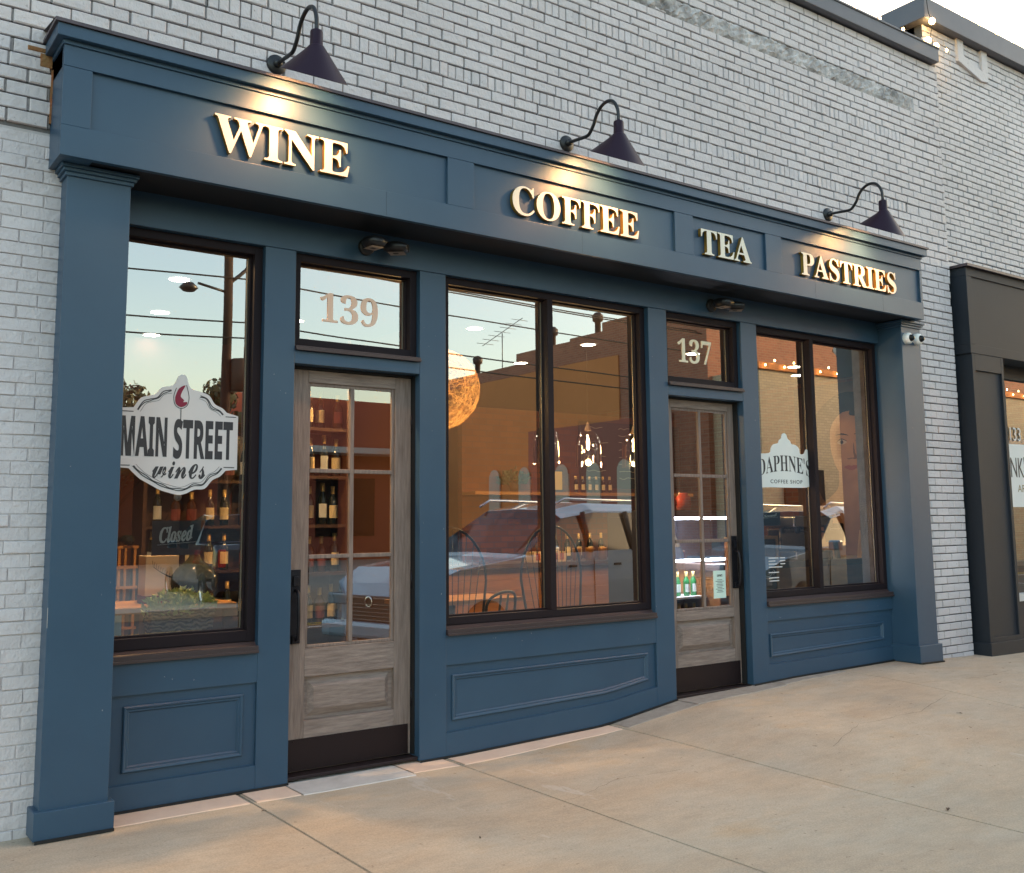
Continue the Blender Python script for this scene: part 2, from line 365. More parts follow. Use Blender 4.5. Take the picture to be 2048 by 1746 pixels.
def rows_run(b, X0, X1, z0, z1, H, L, jx, y, dep, skip=None, ch=.0045, jz=.0095, phase=0, fill=True):
    n = round((z1-z0)/H); H = (z1-z0)/n
    for r in range(n):
        a = z0+r*H; off = (L/2 if (r+phase) % 2 else 0)+random.uniform(-.008, .008); x = X0-L+off
        while x < X1:
            p, q = max(x, X0), min(x+L-jx, X1)
            if q-p > .025 and not (skip and skip(p, q, a, a+H)):
                brick(b, p, q, a, a+H-jz, y, dep, ch); e = y+.0115+random.uniform(-.002, .003)
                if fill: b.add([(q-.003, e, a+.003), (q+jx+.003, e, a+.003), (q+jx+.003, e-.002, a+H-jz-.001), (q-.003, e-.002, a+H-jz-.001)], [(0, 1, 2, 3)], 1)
            x += L+random.uniform(-.004, .004)
def rowlock(b, X0, X1, z0, z1, y, dep):
    x = X0
    while x < X1-.03:
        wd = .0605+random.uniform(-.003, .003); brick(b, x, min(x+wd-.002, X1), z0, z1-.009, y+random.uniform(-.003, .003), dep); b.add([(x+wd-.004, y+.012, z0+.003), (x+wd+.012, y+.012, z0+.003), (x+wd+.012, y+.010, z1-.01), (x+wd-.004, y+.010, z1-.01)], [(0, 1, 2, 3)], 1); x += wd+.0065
b = MB(); hole = lambda p, q, a, c: q > -1.40 and p < 6.22 and a < 3.98
rows_run(b, -6.2, -1.472, 3.632, 4.02, .0775, .2055, .011, YW, .02); rows_run(b, 6.262, 7.2, 3.632, 4.02, .0775, .2055, .011, YW, .02)
rows_run(b, -6.2, 7.2, 4.02, 4.582, .0775, .2055, .011, YW, .02)
rows_run(b, -6.2, -.64, 4.582, 4.682, .1, .2055, .011, YW, .02); rows_run(b, 6.5, 7.2, 4.582, 4.682, .1, .2055, .011, YW, .02)
rowlock(b, -.64, 6.5, 4.582, 4.685, YW, .02)
rows_run(b, -6.2, 7.2, 4.687, 5.31, .0775, .2055, .011, YW, .02)
rows_run(b, -6.2, -.64, 5.31, 5.41, .1, .2055, .011, YW, .02); rows_run(b, 6.5, 7.2, 5.31, 5.41, .1, .2055, .011, YW, .02)
rowlock(b, -.64, 6.5, 5.31, 5.415, YW, .02)
rows_run(b, -6.2, 7.2, 5.417, 5.70, .0745, .2055, .011, YW, .02)
rows_run(b, -6.2, 1.6, 5.70, 5.86, .078, .2055, .011, YW, .02); rows_run(b, 6.72, 7.2, 5.70, 5.86, .078, .2055, .011, YW, .02)
# a few bricks survive in the rough band
rows_run(b, 1.6, 6.72, 5.70, 5.86, .078, .2055, .011, YW+.006, .02, lambda p, q, a, c: random.random() < .72)
rows_run(b, -6.2, 7.2, 5.862, 6.31, .0745, .2055, .011, YW, .02)
rows_run(b, 6.2, 7.2, .14, 3.63, .0745, .2055, .011, YW, .018)
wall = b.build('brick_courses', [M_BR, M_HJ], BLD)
b = MB(); rows_run(b, -6.2, -1.36, -.02, 3.60, .0675, .2055, .006, YW+.012, .008, ch=.0025, jz=.005)
b.build('lower_brick_courses', [M_BL, M_HJL], BLD)
b = MB()
b.box(-6.2, -1.2, YW+.019, .4, -.2, 3.61); b.build('lower_wall', M_MORTL, BLD)
b = MB(); b.box(-6.2, 7.2, YW+.0175, .4, 4.0, 6.42); b.box(6.2, 7.2, YW+.0175, .4, -.2, 4.0); b.box(-6.2, -1.3, YW+.0175, .4, 3.61, 4.0)
b.build('wall', M_MORT, BLD)
# rough rendered scar above the upper rowlock course
b = MB(); n = 170; vs = []
for i in range(n+1):
    x = 1.2+5.62*i/n; e = min(1, (x-1.2)/.5, (6.82-x)/.35)
    for j in range(7):
        z = 5.695+.165*j/6+random.uniform(-.012, .012); d = 0 if j in (0, 6) else random.uniform(.0, .02)*e
        vs.append((x+random.uniform(-.008, .008), YW+.006-d*.9+(.008 if j in (0, 6) else 0), z))
b.add(vs, [(i*7+j, (i+1)*7+j, (i+1)*7+j+1, i*7+j+1) for i in range(n) for j in range(6)]); b.build('rendered_scar', M_STUC, BLD)
# coping
M_COP = mat('grey_coping_metal', (.085, .085, .105), .45, c2=(.11, .108, .125), scale=2)
b = MB(); b.box(-6.2, 7.13, -.205, .45, 6.315, 6.475); b.box(-6.2, 7.14, -.215, .46, 6.46, 6.485); b.build('coping', M_COP, BLD, bevel=.006)
# exposed old brick at the sign's left end
b = MB(); brick(b, -1.60, -1.475, 4.045, 4.068, YW-.005, .02); brick(b, -1.535, -1.475, 3.965, 4.04, YW-.008, .02); b.box(-1.478, -1.468, YW-.004, YW+.01, 3.66, 3.96); b.build('bare_brick_patch', mat('raw_clay_brick', (.36, .12, .05), .9, c2=(.24, .16, .06), scale=9, bump=.7), BLD)

# ---- shopfront carcass
G1 = [(-1.2, 0), (0, 0)]
def low(x): return gz(x, 0)+.012
POST = [(-.2, 0.0), (.893, 1.097), (2.996, 3.197), (4.085, 4.287)]
HZ = 3.22
for (a, c) in POST:
    b = MB(); lo = min(low(a), low(c))
    b.add([(a, 0, low(a)), (c, 0, low(c)), (c, 0, HZ-.002), (a, 0, HZ-.002), (a, .2, low(a)), (c, .2, low(c)), (c, .2, HZ-.002), (a, .2, HZ-.002)],
          [(0, 1, 2, 3), (5, 4, 7, 6), (4, 0, 3, 7), (1, 5, 6, 2), (4, 5, 1, 0), (3, 2, 6, 7)])
    b.build('post', M_BLUE, BLD, bevel=.003)
b = MB(); b.box(-1.09, 6.09, 0, .2, HZ, 3.60); b.build('header', M_BLUE, BLD, bevel=.003)
b = MB(); b.box(-1.3, 6.3, -.34, .2, 3.602, 4.02); b.build('sign_core', M_BLUE, BLD)
b = MB(); b.box(-1.438, 6.226, -.3525, .0, 3.4215, 3.5695); b.build('soffit', mat('soffit_shade', (.006, .008, .012), .6), BLD)  # near-black colour carries the deep shade under the sign
# transoms over the doors
for (a, c, z0, z1) in ((0.0, .893, 2.51, 2.593), (3.197, 4.085, 2.528, 2.607)):
    b = MB(); b.box(a+.001, c-.001, .001, .16, z0, z1-.001); b.build('transom_rail', M_BLUE, BLD, bevel=.003)
# sign board
SB = MB(); SX0, SX1, YG = -1.468, 6.256, -.39
SB.box(SX0, SX1, YG, -.353, 3.413, 3.575)                    # lower rail
SB.box(SX0, SX1, YG, -.1, 3.893, 4.005)                    # upper rail
for a, c in ((SX0, -1.325), (.871, 1.077), (2.934, 3.135), (3.99, 4.19), (6.222, SX1)): SB.box(a, c, YG+.0015, -.353, 3.5755, 3.8925)
for a, c in ((SX0, -1.302), (6.302-.12, SX1)): SB.box(a, c, -.3528, -.1, 3.4135, 4.0045)
sign = SB.build('sign_board', M_BLUE, BLD, bevel=.002)
b = MB()
for a, c in ((-1.325, .871), (1.077, 2.934), (3.135, 3.99), (4.19, 6.222)): b.box(a-.005, c+.005, -.368, -.1, 3.571, 3.898)
b.build('sign_panel', M_BLUE, sign)
b = MB(); x0, x1 = SX0, SX1
for (e, z0, z1) in ((.010, 4.0055, 4.030), (.044, 4.0302, 4.098)): b.box(x0-e, x1+e, YG-e, -.1, z0, z1)
b.build('cornice', M_BLUE, sign, bevel=.003)
b = MB(); b.box(x0-.058, x1+.058, YG-.058, -.1, 4.0982, 4.116); b.add([(x0-.058, YG-.058, 4.1165), (x1+.058, YG-.058, 4.1165), (x1+.058, -.12, 4.17), (x0-.058, -.12, 4.17)], [(0, 1, 2, 3)]); b.build('flashing', M_FLASH, sign)
for word, bold, a, c, z0, z1 in (('WINE', '𝐖𝐈𝐍𝐄', -.676, .158, 3.603, 3.818), ('COFFEE', '𝐂𝐎𝐅𝐅𝐄𝐄', 1.38, 2.543, 3.600, 3.808), ('TEA', '𝐓𝐄𝐀', 3.205, 3.79, 3.600, 3.806), ('PASTRIES', '𝐏𝐀𝐒𝐓𝐑𝐈𝐄𝐒', 4.43, 5.805, 3.598, 3.804)):
    o = text('lettering', bold, a, c, z0, z1, -.388, M_CREAM, sign, depth=.03, edge=M_GOLD, offset=.004)
    o['label'] = 'raised cream serif letters reading '+word
M_SEAM = mat('paint_seam', (.012, .03, .052), .6); M_CHIP = mat('bare_chip', (.42, .40, .38), .8)
for x in (.42, 2.0, 4.62, 5.6): b = MB(); b.box(x, x+.0016, YG-.0006, YG+.002, 3.42, 3.572); b.build('board_joint', M_SEAM, sign)
for x in (-.2, .893, 1.097, 2.996, 3.197, 4.085, 4.287): b = MB(); b.box(x+(-.001 if x in (-.2, .893, 2.996, 4.085) else -.0006), x+.001, -.0006, .002, HZ-.3 if False else 3.2185, 3.2204); b.build('board_joint', M_SEAM, BLD)
for a, c in POST: b = MB(); b.box(a, c, -.0006, .002, 3.2186, 3.2203); b.build('board_joint', M_SEAM, BLD)
rc = random.Random(5)
for k in range(46):
    px_ = rc.choice([(-1.38, -1.09), (-.19, -.02), (.9, 1.08), (3.0, 3.18), (4.1, 4.27), (6.09, 6.37), (1.2, 2.9), (-.9, -.3), (4.4, 5.9)]); x = rc.uniform(*px_); far = px_[0] in (-1.38, 6.09); z = rc.uniform(.3, 2.9) if px_[1]-px_[0] < .5 and px_[0] not in (-.9,) else rc.uniform(.62, .77)
    y = -.2531 if far else -.0008; b = MB(); q = rc.uniform(.0015, .0035)
    b.add([(x, y, z), (x+q, y, z+q*.4), (x+q*.8, y, z+q*rc.uniform(1.2, 4)), (x-q*.2, y, z+q*1.1)], [(0, 1, 2, 3)]); b.build('paint_chip', M_CHIP, BLD)
b = MB(); b.box(-1.3997, -1.3975, -.2534, -.2515, 1.02, 1.12); b.build('paint_chip', M_CHIP, BLD)
# pilasters
def pilaster(x0, x1, zb0, zb1, zbt):
    b = MB(); b.add([(x0, -.2525, zb0-.02), (x1, -.2525, zb0-.02), (x1, -.2525, 3.4125), (x0, -.2525, 3.4125), (x0, .15, zb0-.02), (x1, .15, zb0-.02), (x1, .15, 3.4125), (x0, .15, 3.4125)],
          [(0, 1, 2, 3), (5, 4, 7, 6), (4, 0, 3, 7), (1, 5, 6, 2), (4, 5, 1, 0), (3, 2, 6, 7)])
    p = b.build('pilaster', M_BLUE, BLD, bevel=.003)
    b = MB()
    for e, za, zc in ((.012, 3.352, 3.373), (.024, 3.3735, 3.392), (.036, 3.3925, 3.4122)): b.box(x0-e, x1+e, -.2525-e, .1, za, zc)
    b.build('capital', M_BLUE, p, bevel=.003)
    b = MB(); e = .026
    z = lambda x: gz(x, -.28)+.012
    b.add([(x0-e, -.2525-e, z(x0)), (x1+e, -.2525-e, z(x1)), (x1+e, -.2525-e, zbt), (x0-e, -.2525-e, zbt), (x0-e, .1, z(x0)), (x1+e, .1, z(x1)), (x1+e, .1, zbt), (x0-e, .1, zbt)],
          [(0, 1, 2, 3), (5, 4, 7, 6), (4, 0, 3, 7), (1, 5, 6, 2), (4, 5, 1, 0), (3, 2, 6, 7)])
    b.build('base', M_BLUE, p, bevel=.003)
pilaster(-1.399, -1.075, 0, 0, .145); pilaster(6.076, 6.389, .16, .16, .352)
# dark sealant line round the plinth
for a, c in ((-1.42, -1.05), (-1.05, 0), (.893, 1.9), (1.9, 3.197), (4.085, 6.06), (6.05, 6.42)):
    b = MB(); n = 8; yf = -.292 if (a < -1.2 or a > 6) else -.012
    vs = []
    for i in range(n+1): x = a+(c-a)*i/n; vs += [(x, yf, gz(x, yf)+.016), (x, yf, gz(x, yf)+.003), (x, .1, gz(x, 0)+.016)]
    b.add(vs, [(i*3, i*3+1, i*3+4, i*3+3) for i in range(n)]+[(i*3, i*3+3, i*3+5, i*3+2) for i in range(n)]); b.build('sealant_line', M_RUBBER, BLD)

# kick panels under the windows
def kick(x0, x1, top, rz, zi0, zi1, mo, n=24):
    """x0..x1 between posts; top under the sill; rz top of the recess; zi0/zi1(x) recess bottom; mo = moulding (xa, xb, ztop, zbottom(x))"""
    xs = [x0+(x1-x0)*i/n for i in range(n+1)]
    fr = MB(); Y0 = .0025
    vs = [(x, Y0, low(x)) for x in xs]+[(x, Y0, zi0(x)) for x in xs]
    fr.add(vs, [(i, i+1, n+2+i, n+1+i) for i in range(n)])
    vs = [(x, Y0, zi0(x)) for x in xs]+[(x, .022, zi0(x)+.002) for x in xs]
    fr.add(vs, [(i, i+1, n+2+i, n+1+i) for i in range(n)])
    k = fr.build('kick_panel', M_BLUE, BLD); fr = MB(); fr.box(x0, x1, Y0, .1, rz, top); fr.build('top_rail', M_BLUE, k)
    b = MB(); b.box(x0, x1, .022, .1, .0, rz+.01); b.build('recess', M_BLUE, k)
    xa, xb, zt, zb = mo
    def path(e):
        m_ = 12; return [(xa+e, zt-e), (xb-e, zt-e)]+[(xb-e-(xb-xa-2*e)*i/m_, zb(xb-e-(xb-xa-2*e)*i/m_)+e) for i in range(m_+1)]
    prof = [(0, .0215), (.0, .010), (.006, .004), (.014, .006), (.020, .013), (.028, .0125), (.036, .0215)]
    b = MB(); P = [path(e) for e, _ in prof]; N = len(P[0])
    vs = [(p[0], prof[q][1], p[1]) for q in range(len(prof)) for p in P[q]]
    b.add(vs, [(q*N+i, q*N+(i+1) % N, (q+1)*N+(i+1) % N, (q+1)*N+i) for q in range(len(prof)-1) for i in range(N)])
    b.build('moulding', M_BLUE, k)
def bend(x, a, c): return a+(c-a)*0 if x < 2.5 else a+(c-a)*(x-2.5)/(2.996-2.5)
kick(-1.09, -.2005, .783, .612, lambda x: .143, .143, (-.945, -.277, .552, lambda x: .205))
kick(1.0975, 2.9955, .783, .592, lambda x: .158+.045*max(0, (x-1.1)/1.4 if x < 2.5 else 1)+(0 if x < 2.5 else .06*(x-2.5)/.496), 0, (1.15, 2.915, .525, lambda x: .232+(.032*(x-1.15)/1.35 if x < 2.5 else .032+.06*(x-2.5)/.42)))
kick(4.2875, 6.0755, .795, .672, lambda x: .312+.018*(x-4.3)/1.8, 0, (4.328, 5.93, .562, lambda x: .372+.028*(x-4.33)/1.6))

# ---- windows
def window(x0, x1, z0, z1, mull=None, fz=.055, sillz=None, wall_r=None):
    f = MB(); fw_ = .05; yf, yb = .045, .15
    f.box(x0, x0+fw_, yf, yb, z0, z1); f.box(x1-fw_, x1, yf, yb, z0, z1)
    f.box(x0+fw_, x1-fw_, yf+.001, yb, z0, z0+fz); f.box(x0+fw_, x1-fw_, yf+.001, yb, z1-fw_, z1)
    # inner bead
    g = .012
    f.box(x0+fw_, x0+fw_+g, .095, .118, z0+fz, z1-fw_); f.box(x1-fw_-g, x1-fw_, .095, .118, z0+fz, z1-fw_)
    f.box(x0+fw_+g, x1-fw_-g, .096, .118, z0+fz, z0+fz+g); f.box(x0+fw_+g, x1-fw_-g, .096, .118, z1-fw_-g, z1-fw_)
    if mull: f.box(mull, mull+.05, yf-.002, yb+.01, z0+fz, z1-fw_)
    W = f.build('window', M_BRONZE, BLD, bevel=.002)
    s = MB()
    for e in ([x1-fw_-g-.008]+([mull-.008] if mull else [])): s.box(e, e+.0075, .119, .1275, z0+fz+g, z1-fw_-g)
    s.build('spacer', M_SPACER, W)
    p = MB(); p.add([(x0+fw_, .12, z0+fz), (x1-fw_, .12, z0+fz), (x1-fw_, .12, z1-fw_), (x0+fw_, .12, z1-fw_)], [(0, 1, 2, 3)]); p.build('glass', M_GLASS, W)
    if sillz:
        s = MB(); s.box(x0+.001, x1-.001, -.018, .02, sillz[0], sillz[1]); s.add([(x0+.001, .02, sillz[1]-.004), (x1-.001, .02, sillz[1]-.004), (x1-.001, .06, z0+.003), (x0+.001, .06, z0+.003)], [(0, 1, 2, 3)])
        s.box(x0+.001, x1-.001, -.026, -.012, sillz[0]-.004, sillz[0]+.012)
        s.build('sill', mat('bronze_sill', (.045, .030, .031), .45), W, bevel=.002)
    return W
window(-1.09, -.2005, .845, HZ-.001, None, .062, (.785, .822))
window(1.0975, 2.9955, .845, HZ-.001, 2.013, .05, (.785, .822))
window(4.2875, 6.0755, .86, HZ-.001, 5.066, .05, (.796, .835))
for a, c, z0 in ((.0005, .8925, 2.594), (3.1975, 4.0845, 2.609)):
    window(a, c, z0+.03, HZ-.001, None, .05, (z0, z0+.026))
# ---- doors
def door(x0, x1, zb, zt, gl, gr, zg0, zg1, kick_t, hx, hz0, hz1, hinge_x):
    yd = .105; d = MB()
    d.box(x0, gl-.02, yd, .15, zb, zt); d.box(gr+.02, x1, yd, .15, zb, zt)
    D = d.build('door', M_WOOD, BLD, bevel=.003)
    for za, zc in ((zg1+.02, zt), (kick_t+.36, zg0-.02), (zb, kick_t+.10)): r = MB(); r.box(gl-.02, gr+.02, yd+.001, .149, za, zc); r.build('rail', M_WOODH, D, bevel=.003)
    # raised panel
    pz0, pz1 = kick_t+.10, kick_t+.36
    p = MB(); p.box(gl-.02, gr+.02, yd+.030, .14, pz0, pz1)
    q = [(gl+.005, gr-.005, pz0+.022, pz1-.022, yd+.0295), (gl+.045, gr-.045, pz0+.065, pz1-.065, yd+.005)]
    vs = []
    for a, c, e, f, y in q: vs += [(a, y, e), (c, y, e), (c, y, f), (a, y, f)]
    p.add(vs, [(4, 5, 6, 7)]+[(i, (i+1) % 4, 4+(i+1) % 4, 4+i) for i in range(4)])
    p.build('panel', M_WOODH, D, bevel=.0015)
    # glazing bars
    mb = MB(); zs = [zg0+(zg1-zg0)*i/3 for i in range(4)]; xm = (gl+gr)/2
    # moulded stop round the lights
    mb.box(gl-.02, gl, yd+.012, .14, zg0-.02, zg1+.02); mb.box(gr, gr+.02, yd+.012, .14, zg0-.02, zg1+.02)
    mb.box(gl, gr, yd+.0125, .14, zg0-.02, zg0); mb.box(gl, gr, yd+.0125, .14, zg1, zg1+.02)
    mb.box(xm-.014, xm+.014, yd+.006, .139, zg0, zg1)
    for z in zs[1:-1]: mb.box(gl, xm-.014, yd+.007, .138, z-.013, z+.013); mb.box(xm+.014, gr, yd+.007, .138, z-.013, z+.013)
    mb.build('glazing_bar', M_WOOD, D, bevel=.004)
    g = MB(); g.add([(gl, .128, zg0), (gr, .128, zg0), (gr, .128, zg1), (gl, .128, zg1)], [(0, 1, 2, 3)]); g.build('glass', M_GLASSD, D)
    k = MB(); k.box(x0+.004, x1-.02, yd-.004, yd-.0005, zb+.004, kick_t)
    for i in range(8): xx = x0+.06+(x1-x0-.12)*i/7; k.lathe([(.004, 0), (.004, -.003), (0, -.004)], (xx, yd-.004, kick_t-.012), 8, 'y'); k.lathe([(.004, 0), (.004, -.003), (0, -.004)], (xx, yd-.004, zb+.025), 8, 'y')
    k.build('kick_plate', M_KICK, D)
    # forged pull handle on a back plate
    h = MB(); h.box(hx-.035, hx+.035, yd-.008, yd-.0005, hz0, hz1); h.box(hx-.018, hx+.018, yd-.022, yd-.008, hz1-.10, hz1-.04)
    t = smooth_poly([(hx, yd-.006, hz0+.02), (hx, yd-.05, hz0+.035), (hx, yd-.062, hz0+.11), (hx, yd-.062, hz1-.22), (hx, yd-.05, hz1-.14), (hx, yd-.006, hz1-.125)], 5, False)
    h.tube(t, .011, 8); h.box(hx-.022, hx+.022, yd-.028, yd-.008, hz0+.004, hz0+.05)
    h.build('handle', M_IRON, D, bevel=.003)
    for z in (zb+.3, zb+1.05, zt-.35): hg = MB(); hg.tube([(hinge_x, yd-.006, z), (hinge_x, yd-.006, z+.11)], .008, 8); hg.build('hinge', M_IRON, D)
    s = MB(); s.box(x0-.02, x1+.02, .02, .16, zb-.026, zb-.006); s.build('threshold', mat('bronze_threshold', (.03, .02, .022), .45, metal=.5), D, bevel=.003)
    f = MB(); f.box(x1+.003, x1+.012, .06, .16, zb, zt+.01); f.box(x0-.015, x1+.012, .09, .16, zt+.003, zt+.02); f.build('weatherstrip', M_RUBBER, D)
door(.012, .886, .045, 2.49, .163, .745, .785, 2.392, .235, .072, .80, 1.245, .889)
door(3.21, 4.064, .172, 2.51, 3.345, 3.975, .818, 2.425, .362, 4.018, .955, 1.39, 3.2)
# screw heads and scuffs
# ------------------------------------------------------------------ lamps on the wall
def gooseneck(label, x):
    L = empty('gooseneck_lamp', (x, YW, 4.33), label, 'wall lamp', 'gooseneck lamps above the sign')
    b = MB(); b.lathe([(0, -.02), (.055, -.02), (.062, -.012), (.062, 0)], (0, 0, 0), 24, 'y'); b.lathe([(0, -.05), (.024, -.05), (.026, -.02)], (0, 0, 0), 16, 'y')
    b.lathe([(.006, -.024), (.006, -.02)], (.04, 0, .02), 8, 'y'); b.build('mounting_plate', M_GOOSE, L)
    P = [(0, -.02, 0), (0, -.12, -.008), (0, -.2, -.016), (0, -.262, -.012), (0, -.315, .04), (0, -.352, .105), (0, -.405, .15), (0, -.47, .165), (0, -.532, .142), (0, -.572, .085), (0, -.584, .03), (0, -.584, -.03)]
    b = MB(); b.tube(smooth_poly(P, 6, False), .0125, 12); b.build('arm', M_GOOSE, L)
    c = (0, -.584, -.283)
    def shear(r, h, n=44):
        k = max(0, min(1, (.155-h)/.155)); k = k if h < .155 else 0
        return [(r*math.cos(2*math.pi*i/n), r*math.sin(2*math.pi*i/n)+.02*k, h+.5*k*r*math.sin(2*math.pi*i/n)) for i in range(n)]
    prof = [(.001, .272), (.016, .27), (.018, .262), (.034, .258), (.036, .25), (.037, .17), (.046, .162), (.05, .155), (.186, .0), (.189, -.005), (.183, -.002), (.046, .148), (.001, .15)]
    b = MB(); vs = []
    for r, h in prof: vs += [(q[0]+c[0], q[1]+c[1], q[2]+c[2]) for q in shear(r, h)]
    b.add(vs, [(i*44+k, i*44+(k+1) % 44, (i+1)*44+(k+1) % 44, (i+1)*44+k) for i in range(len(prof)-1) for k in range(44)], 0, True); b.build('shade', M_SHADE, L)
    b = MB(); b.lathe([(0, .13), (.02, .12), (.026, .09), (.02, .065), (0, .055)], c, 16); b.build('bulb', M_BULB, L)
    light('lamp_light', 'SPOT', (0, -.565, -.255), 8, (1, .46, .19), L, .08, (R_(30), 0, 0), R_(125))
    return L
gooseneck('gooseneck lamp with plum shade over the word WINE', -.212)
gooseneck('gooseneck lamp with plum shade over the word COFFEE', 2.08)
gooseneck('gooseneck lamp with plum shade over the word PASTRIES', 5.19)

def flood(label, x):
    L = empty('security_light', (x, 0, 3.315), label, 'floodlight', 'twin floodlights under the sign')
    b = MB(); b.lathe([(0, -.03), (.045, -.03), (.055, -.02), (.055, 0)], (0, 0, 0), 20, 'y'); b.build('base', M_GOOSE, L)
    for s in (-1, 1):
        t = Matrix.Rotation(R_(6 if s < 0 else 48), 3, 'Z') @ Matrix.Rotation(R_(4), 3, 'X')
        b = MB(); rings = [(-.02, .026, .022), (-.05, .055, .036), (-.09, .07, .042), (-.14, .07, .038), (-.18, .055, .026)]; vs = []
        for y, wx, wz in rings:
            for k in range(14): a = 2*math.pi*k/14; vs.append(t @ Vector((wx*math.cos(a), y, wz*math.sin(a)))+Vector((s*.06+.02, -.06, .0)))
        b.add(vs, [(i*14+k, i*14+(k+1) % 14, (i+1)*14+(k+1) % 14, (i+1)*14+k) for i in range(4) for k in range(14)]+[tuple(4*14+k for k in range(14)), tuple(k for k in range(14))[::-1]], 0, True)
        h = b.build('lamp_head', M_GOOSE, L)
        b = MB(); vs = [t @ Vector(q)+Vector((s*.06+.02, -.06, .0)) for q in ((-.045, -.06, -.042), (.045, -.06, -.042), (.045, -.165, -.036), (-.045, -.165, -.036))]; b.add(vs, [(0, 1, 2, 3)]); b.build('lens', mat('frosted_lens', (.30, .26, .22), .3), h)
flood('twin floodlight above the transom numbered 139', .48)
flood('twin floodlight above the transom numbered 137', 3.72)
def dome(label, x, z):
    L = empty('dome_camera', (x, -.2525, z), label, 'security camera', 'dome cameras on the right pilaster')
    b = MB(); b.lathe([(.0, -.055), (.034, -.055), (.052, -.045), (.056, -.03), (.056, 0)], (0, 0, 0), 28, 'y'); b.build('housing', M_WHITE, L)
    b = MB(); b.lathe([(.033, -.054), (.031, -.068), (.022, -.082), (.01, -.088), (0, -.089)], (0, 0, 0), 24, 'y'); b.build('dome', M_DARKG, L)
dome('white dome camera on the right pilaster, nearer the window', 6.147, 3.238); dome('white dome camera on the right pilaster, at its outer edge', 6.312, 3.245)

# ------------------------------------------------------------------ neighbour to the right
NB = empty('neighbouring_building', (0, 0, 0), 'taller pale grey painted brick building with a charcoal shopfront at the right edge', 'building')
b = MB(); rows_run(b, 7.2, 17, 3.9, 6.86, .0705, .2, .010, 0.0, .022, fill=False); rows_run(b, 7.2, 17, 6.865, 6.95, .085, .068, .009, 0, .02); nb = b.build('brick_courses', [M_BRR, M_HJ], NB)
b = MB(); b.box(7.2, 17, .014, .6, 3.7, 7.05); b.box(7.2, 7.9, .014, .6, -.2, 3.7); b.build('wall', M_MORTR, NB)
b = MB(); b.box(17, 140, -.02, 12, -.2, 7.4); b.build('sun_block_wall', M_BRR, NB)  # unseen stretch added to keep the low sun off the street
b = MB(); b.box(7.2, 7.56, .1, 6, 6.4, 6.86); b.build('side_wall', M_BLACKP, NB)
b = MB(); b.box(7.08, 17, -.10, .8, 6.86, 7.10); b.box(7.08, 7.6, .8, 6.0, 6.861, 7.099); b.build('coping', M_COP, NB, bevel=.006)
# raised frame feature under the coping
b = MB(); b.prism([(7.83, 6.86), (7.83, 6.60), (8.30, 6.48), (8.45, 6.50), (8.45, 6.86), (8.33, 6.86), (8.33, 6.60), (7.95, 6.69), (7.95, 6.86)], -.03, .02)
b.build('brick_frame', M_BRR, NB)
# charcoal shopfront
S0 = 7.28; b = MB()
b.box(S0, 14, -.26, .3, 4.02, 4.112); b.box(S0, 14, -.26, .3, 3.205, 3.30); b.box(S0, S0+.10, -.2615, .3, 3.3, 4.02)
ns = b.build('sign_board', M_BLACKP, NB, bevel=.003)
b = MB(); b.box(S0+.02, 14, -.245, .28, 3.29, 4.03); b.build('sign_panel', M_BLACKP, ns)
b = MB(); b.box(S0-.03, 14, -.3, .2, 4.1125, 4.14); b.build('cap', M_FLASH, ns)
b = MB(); b.box(7.30, 7.352, -.256, .3, .165, 3.204); b.box(7.86, 7.91, -.256, .3, .165, 3.204); b.box(7.352, 7.86, -.2555, .3, 3.03, 3.204); b.box(7.352, 7.86, -.2555, .3, .165, .33)
pn = b.build('pilaster', M_BLACKP, NB, bevel=.003)
b = MB(); b.box(7.31, 7.9, -.236, .28, .2, 3.19); b.build('panel', M_BLACKP, pn)
b = MB(); b.box(7.255, 7.96, -.285, .2, .15, .285); b.build('base', M_BLACKP, pn, bevel=.003)
b = MB(); b.box(7.91, 14, .0, .1, 3.05, 3.21); b.box(7.91, 14, .0, .1, .14, .62); b.build('header', M_BLACKP, NB, bevel=.003)
b = MB(); b.box(7.915, 14, -.01, .09, .621, .70); nw = b.build('window', mat('white_frame', (.6, .6, .6), .4), NB)
b = MB(); b.add([(7.92, .04, .70), (14, .04, .70), (14, .04, 3.05), (7.92, .04, 3.05)], [(0, 1, 2, 3)]); b.build('glass', M_GLASS, nw)
b = MB(); b.box(8.35, 9.6, .022, .030, 1.635, 2.33); bn = tag(b.build('window_banner', mat('banner_white', (.75, .75, .74), .6)), 'white arts banner in the neighbouring window at the right edge', 'banner')
text('lettering', "NK'S", 8.44, 8.84, 1.96, 2.19, .0205, M_INK, bn)
text('lettering', "ARTS", 8.56, 8.86, 1.80, 1.88, .0205, mat('ochre_ink', (.35, .25, .12), .6), bn)
o = text('house_number', '133', 8.49, 8.72, 2.37, 2.52, .03, M_VINYL); tag(o, 'white number 133 on the neighbouring window glass', 'house number')
b = MB(); b.box(7.46, 14, 1.0, 1.06, .1, 3.2); b.box(7.40, 7.46, .61, 1.06, .1, 3.2); struct(b.build('wall_neighbour', mat('neighbour_inside', (.05, .05, .04), .9, c2=(.02, .03, .025), scale=1.5)))

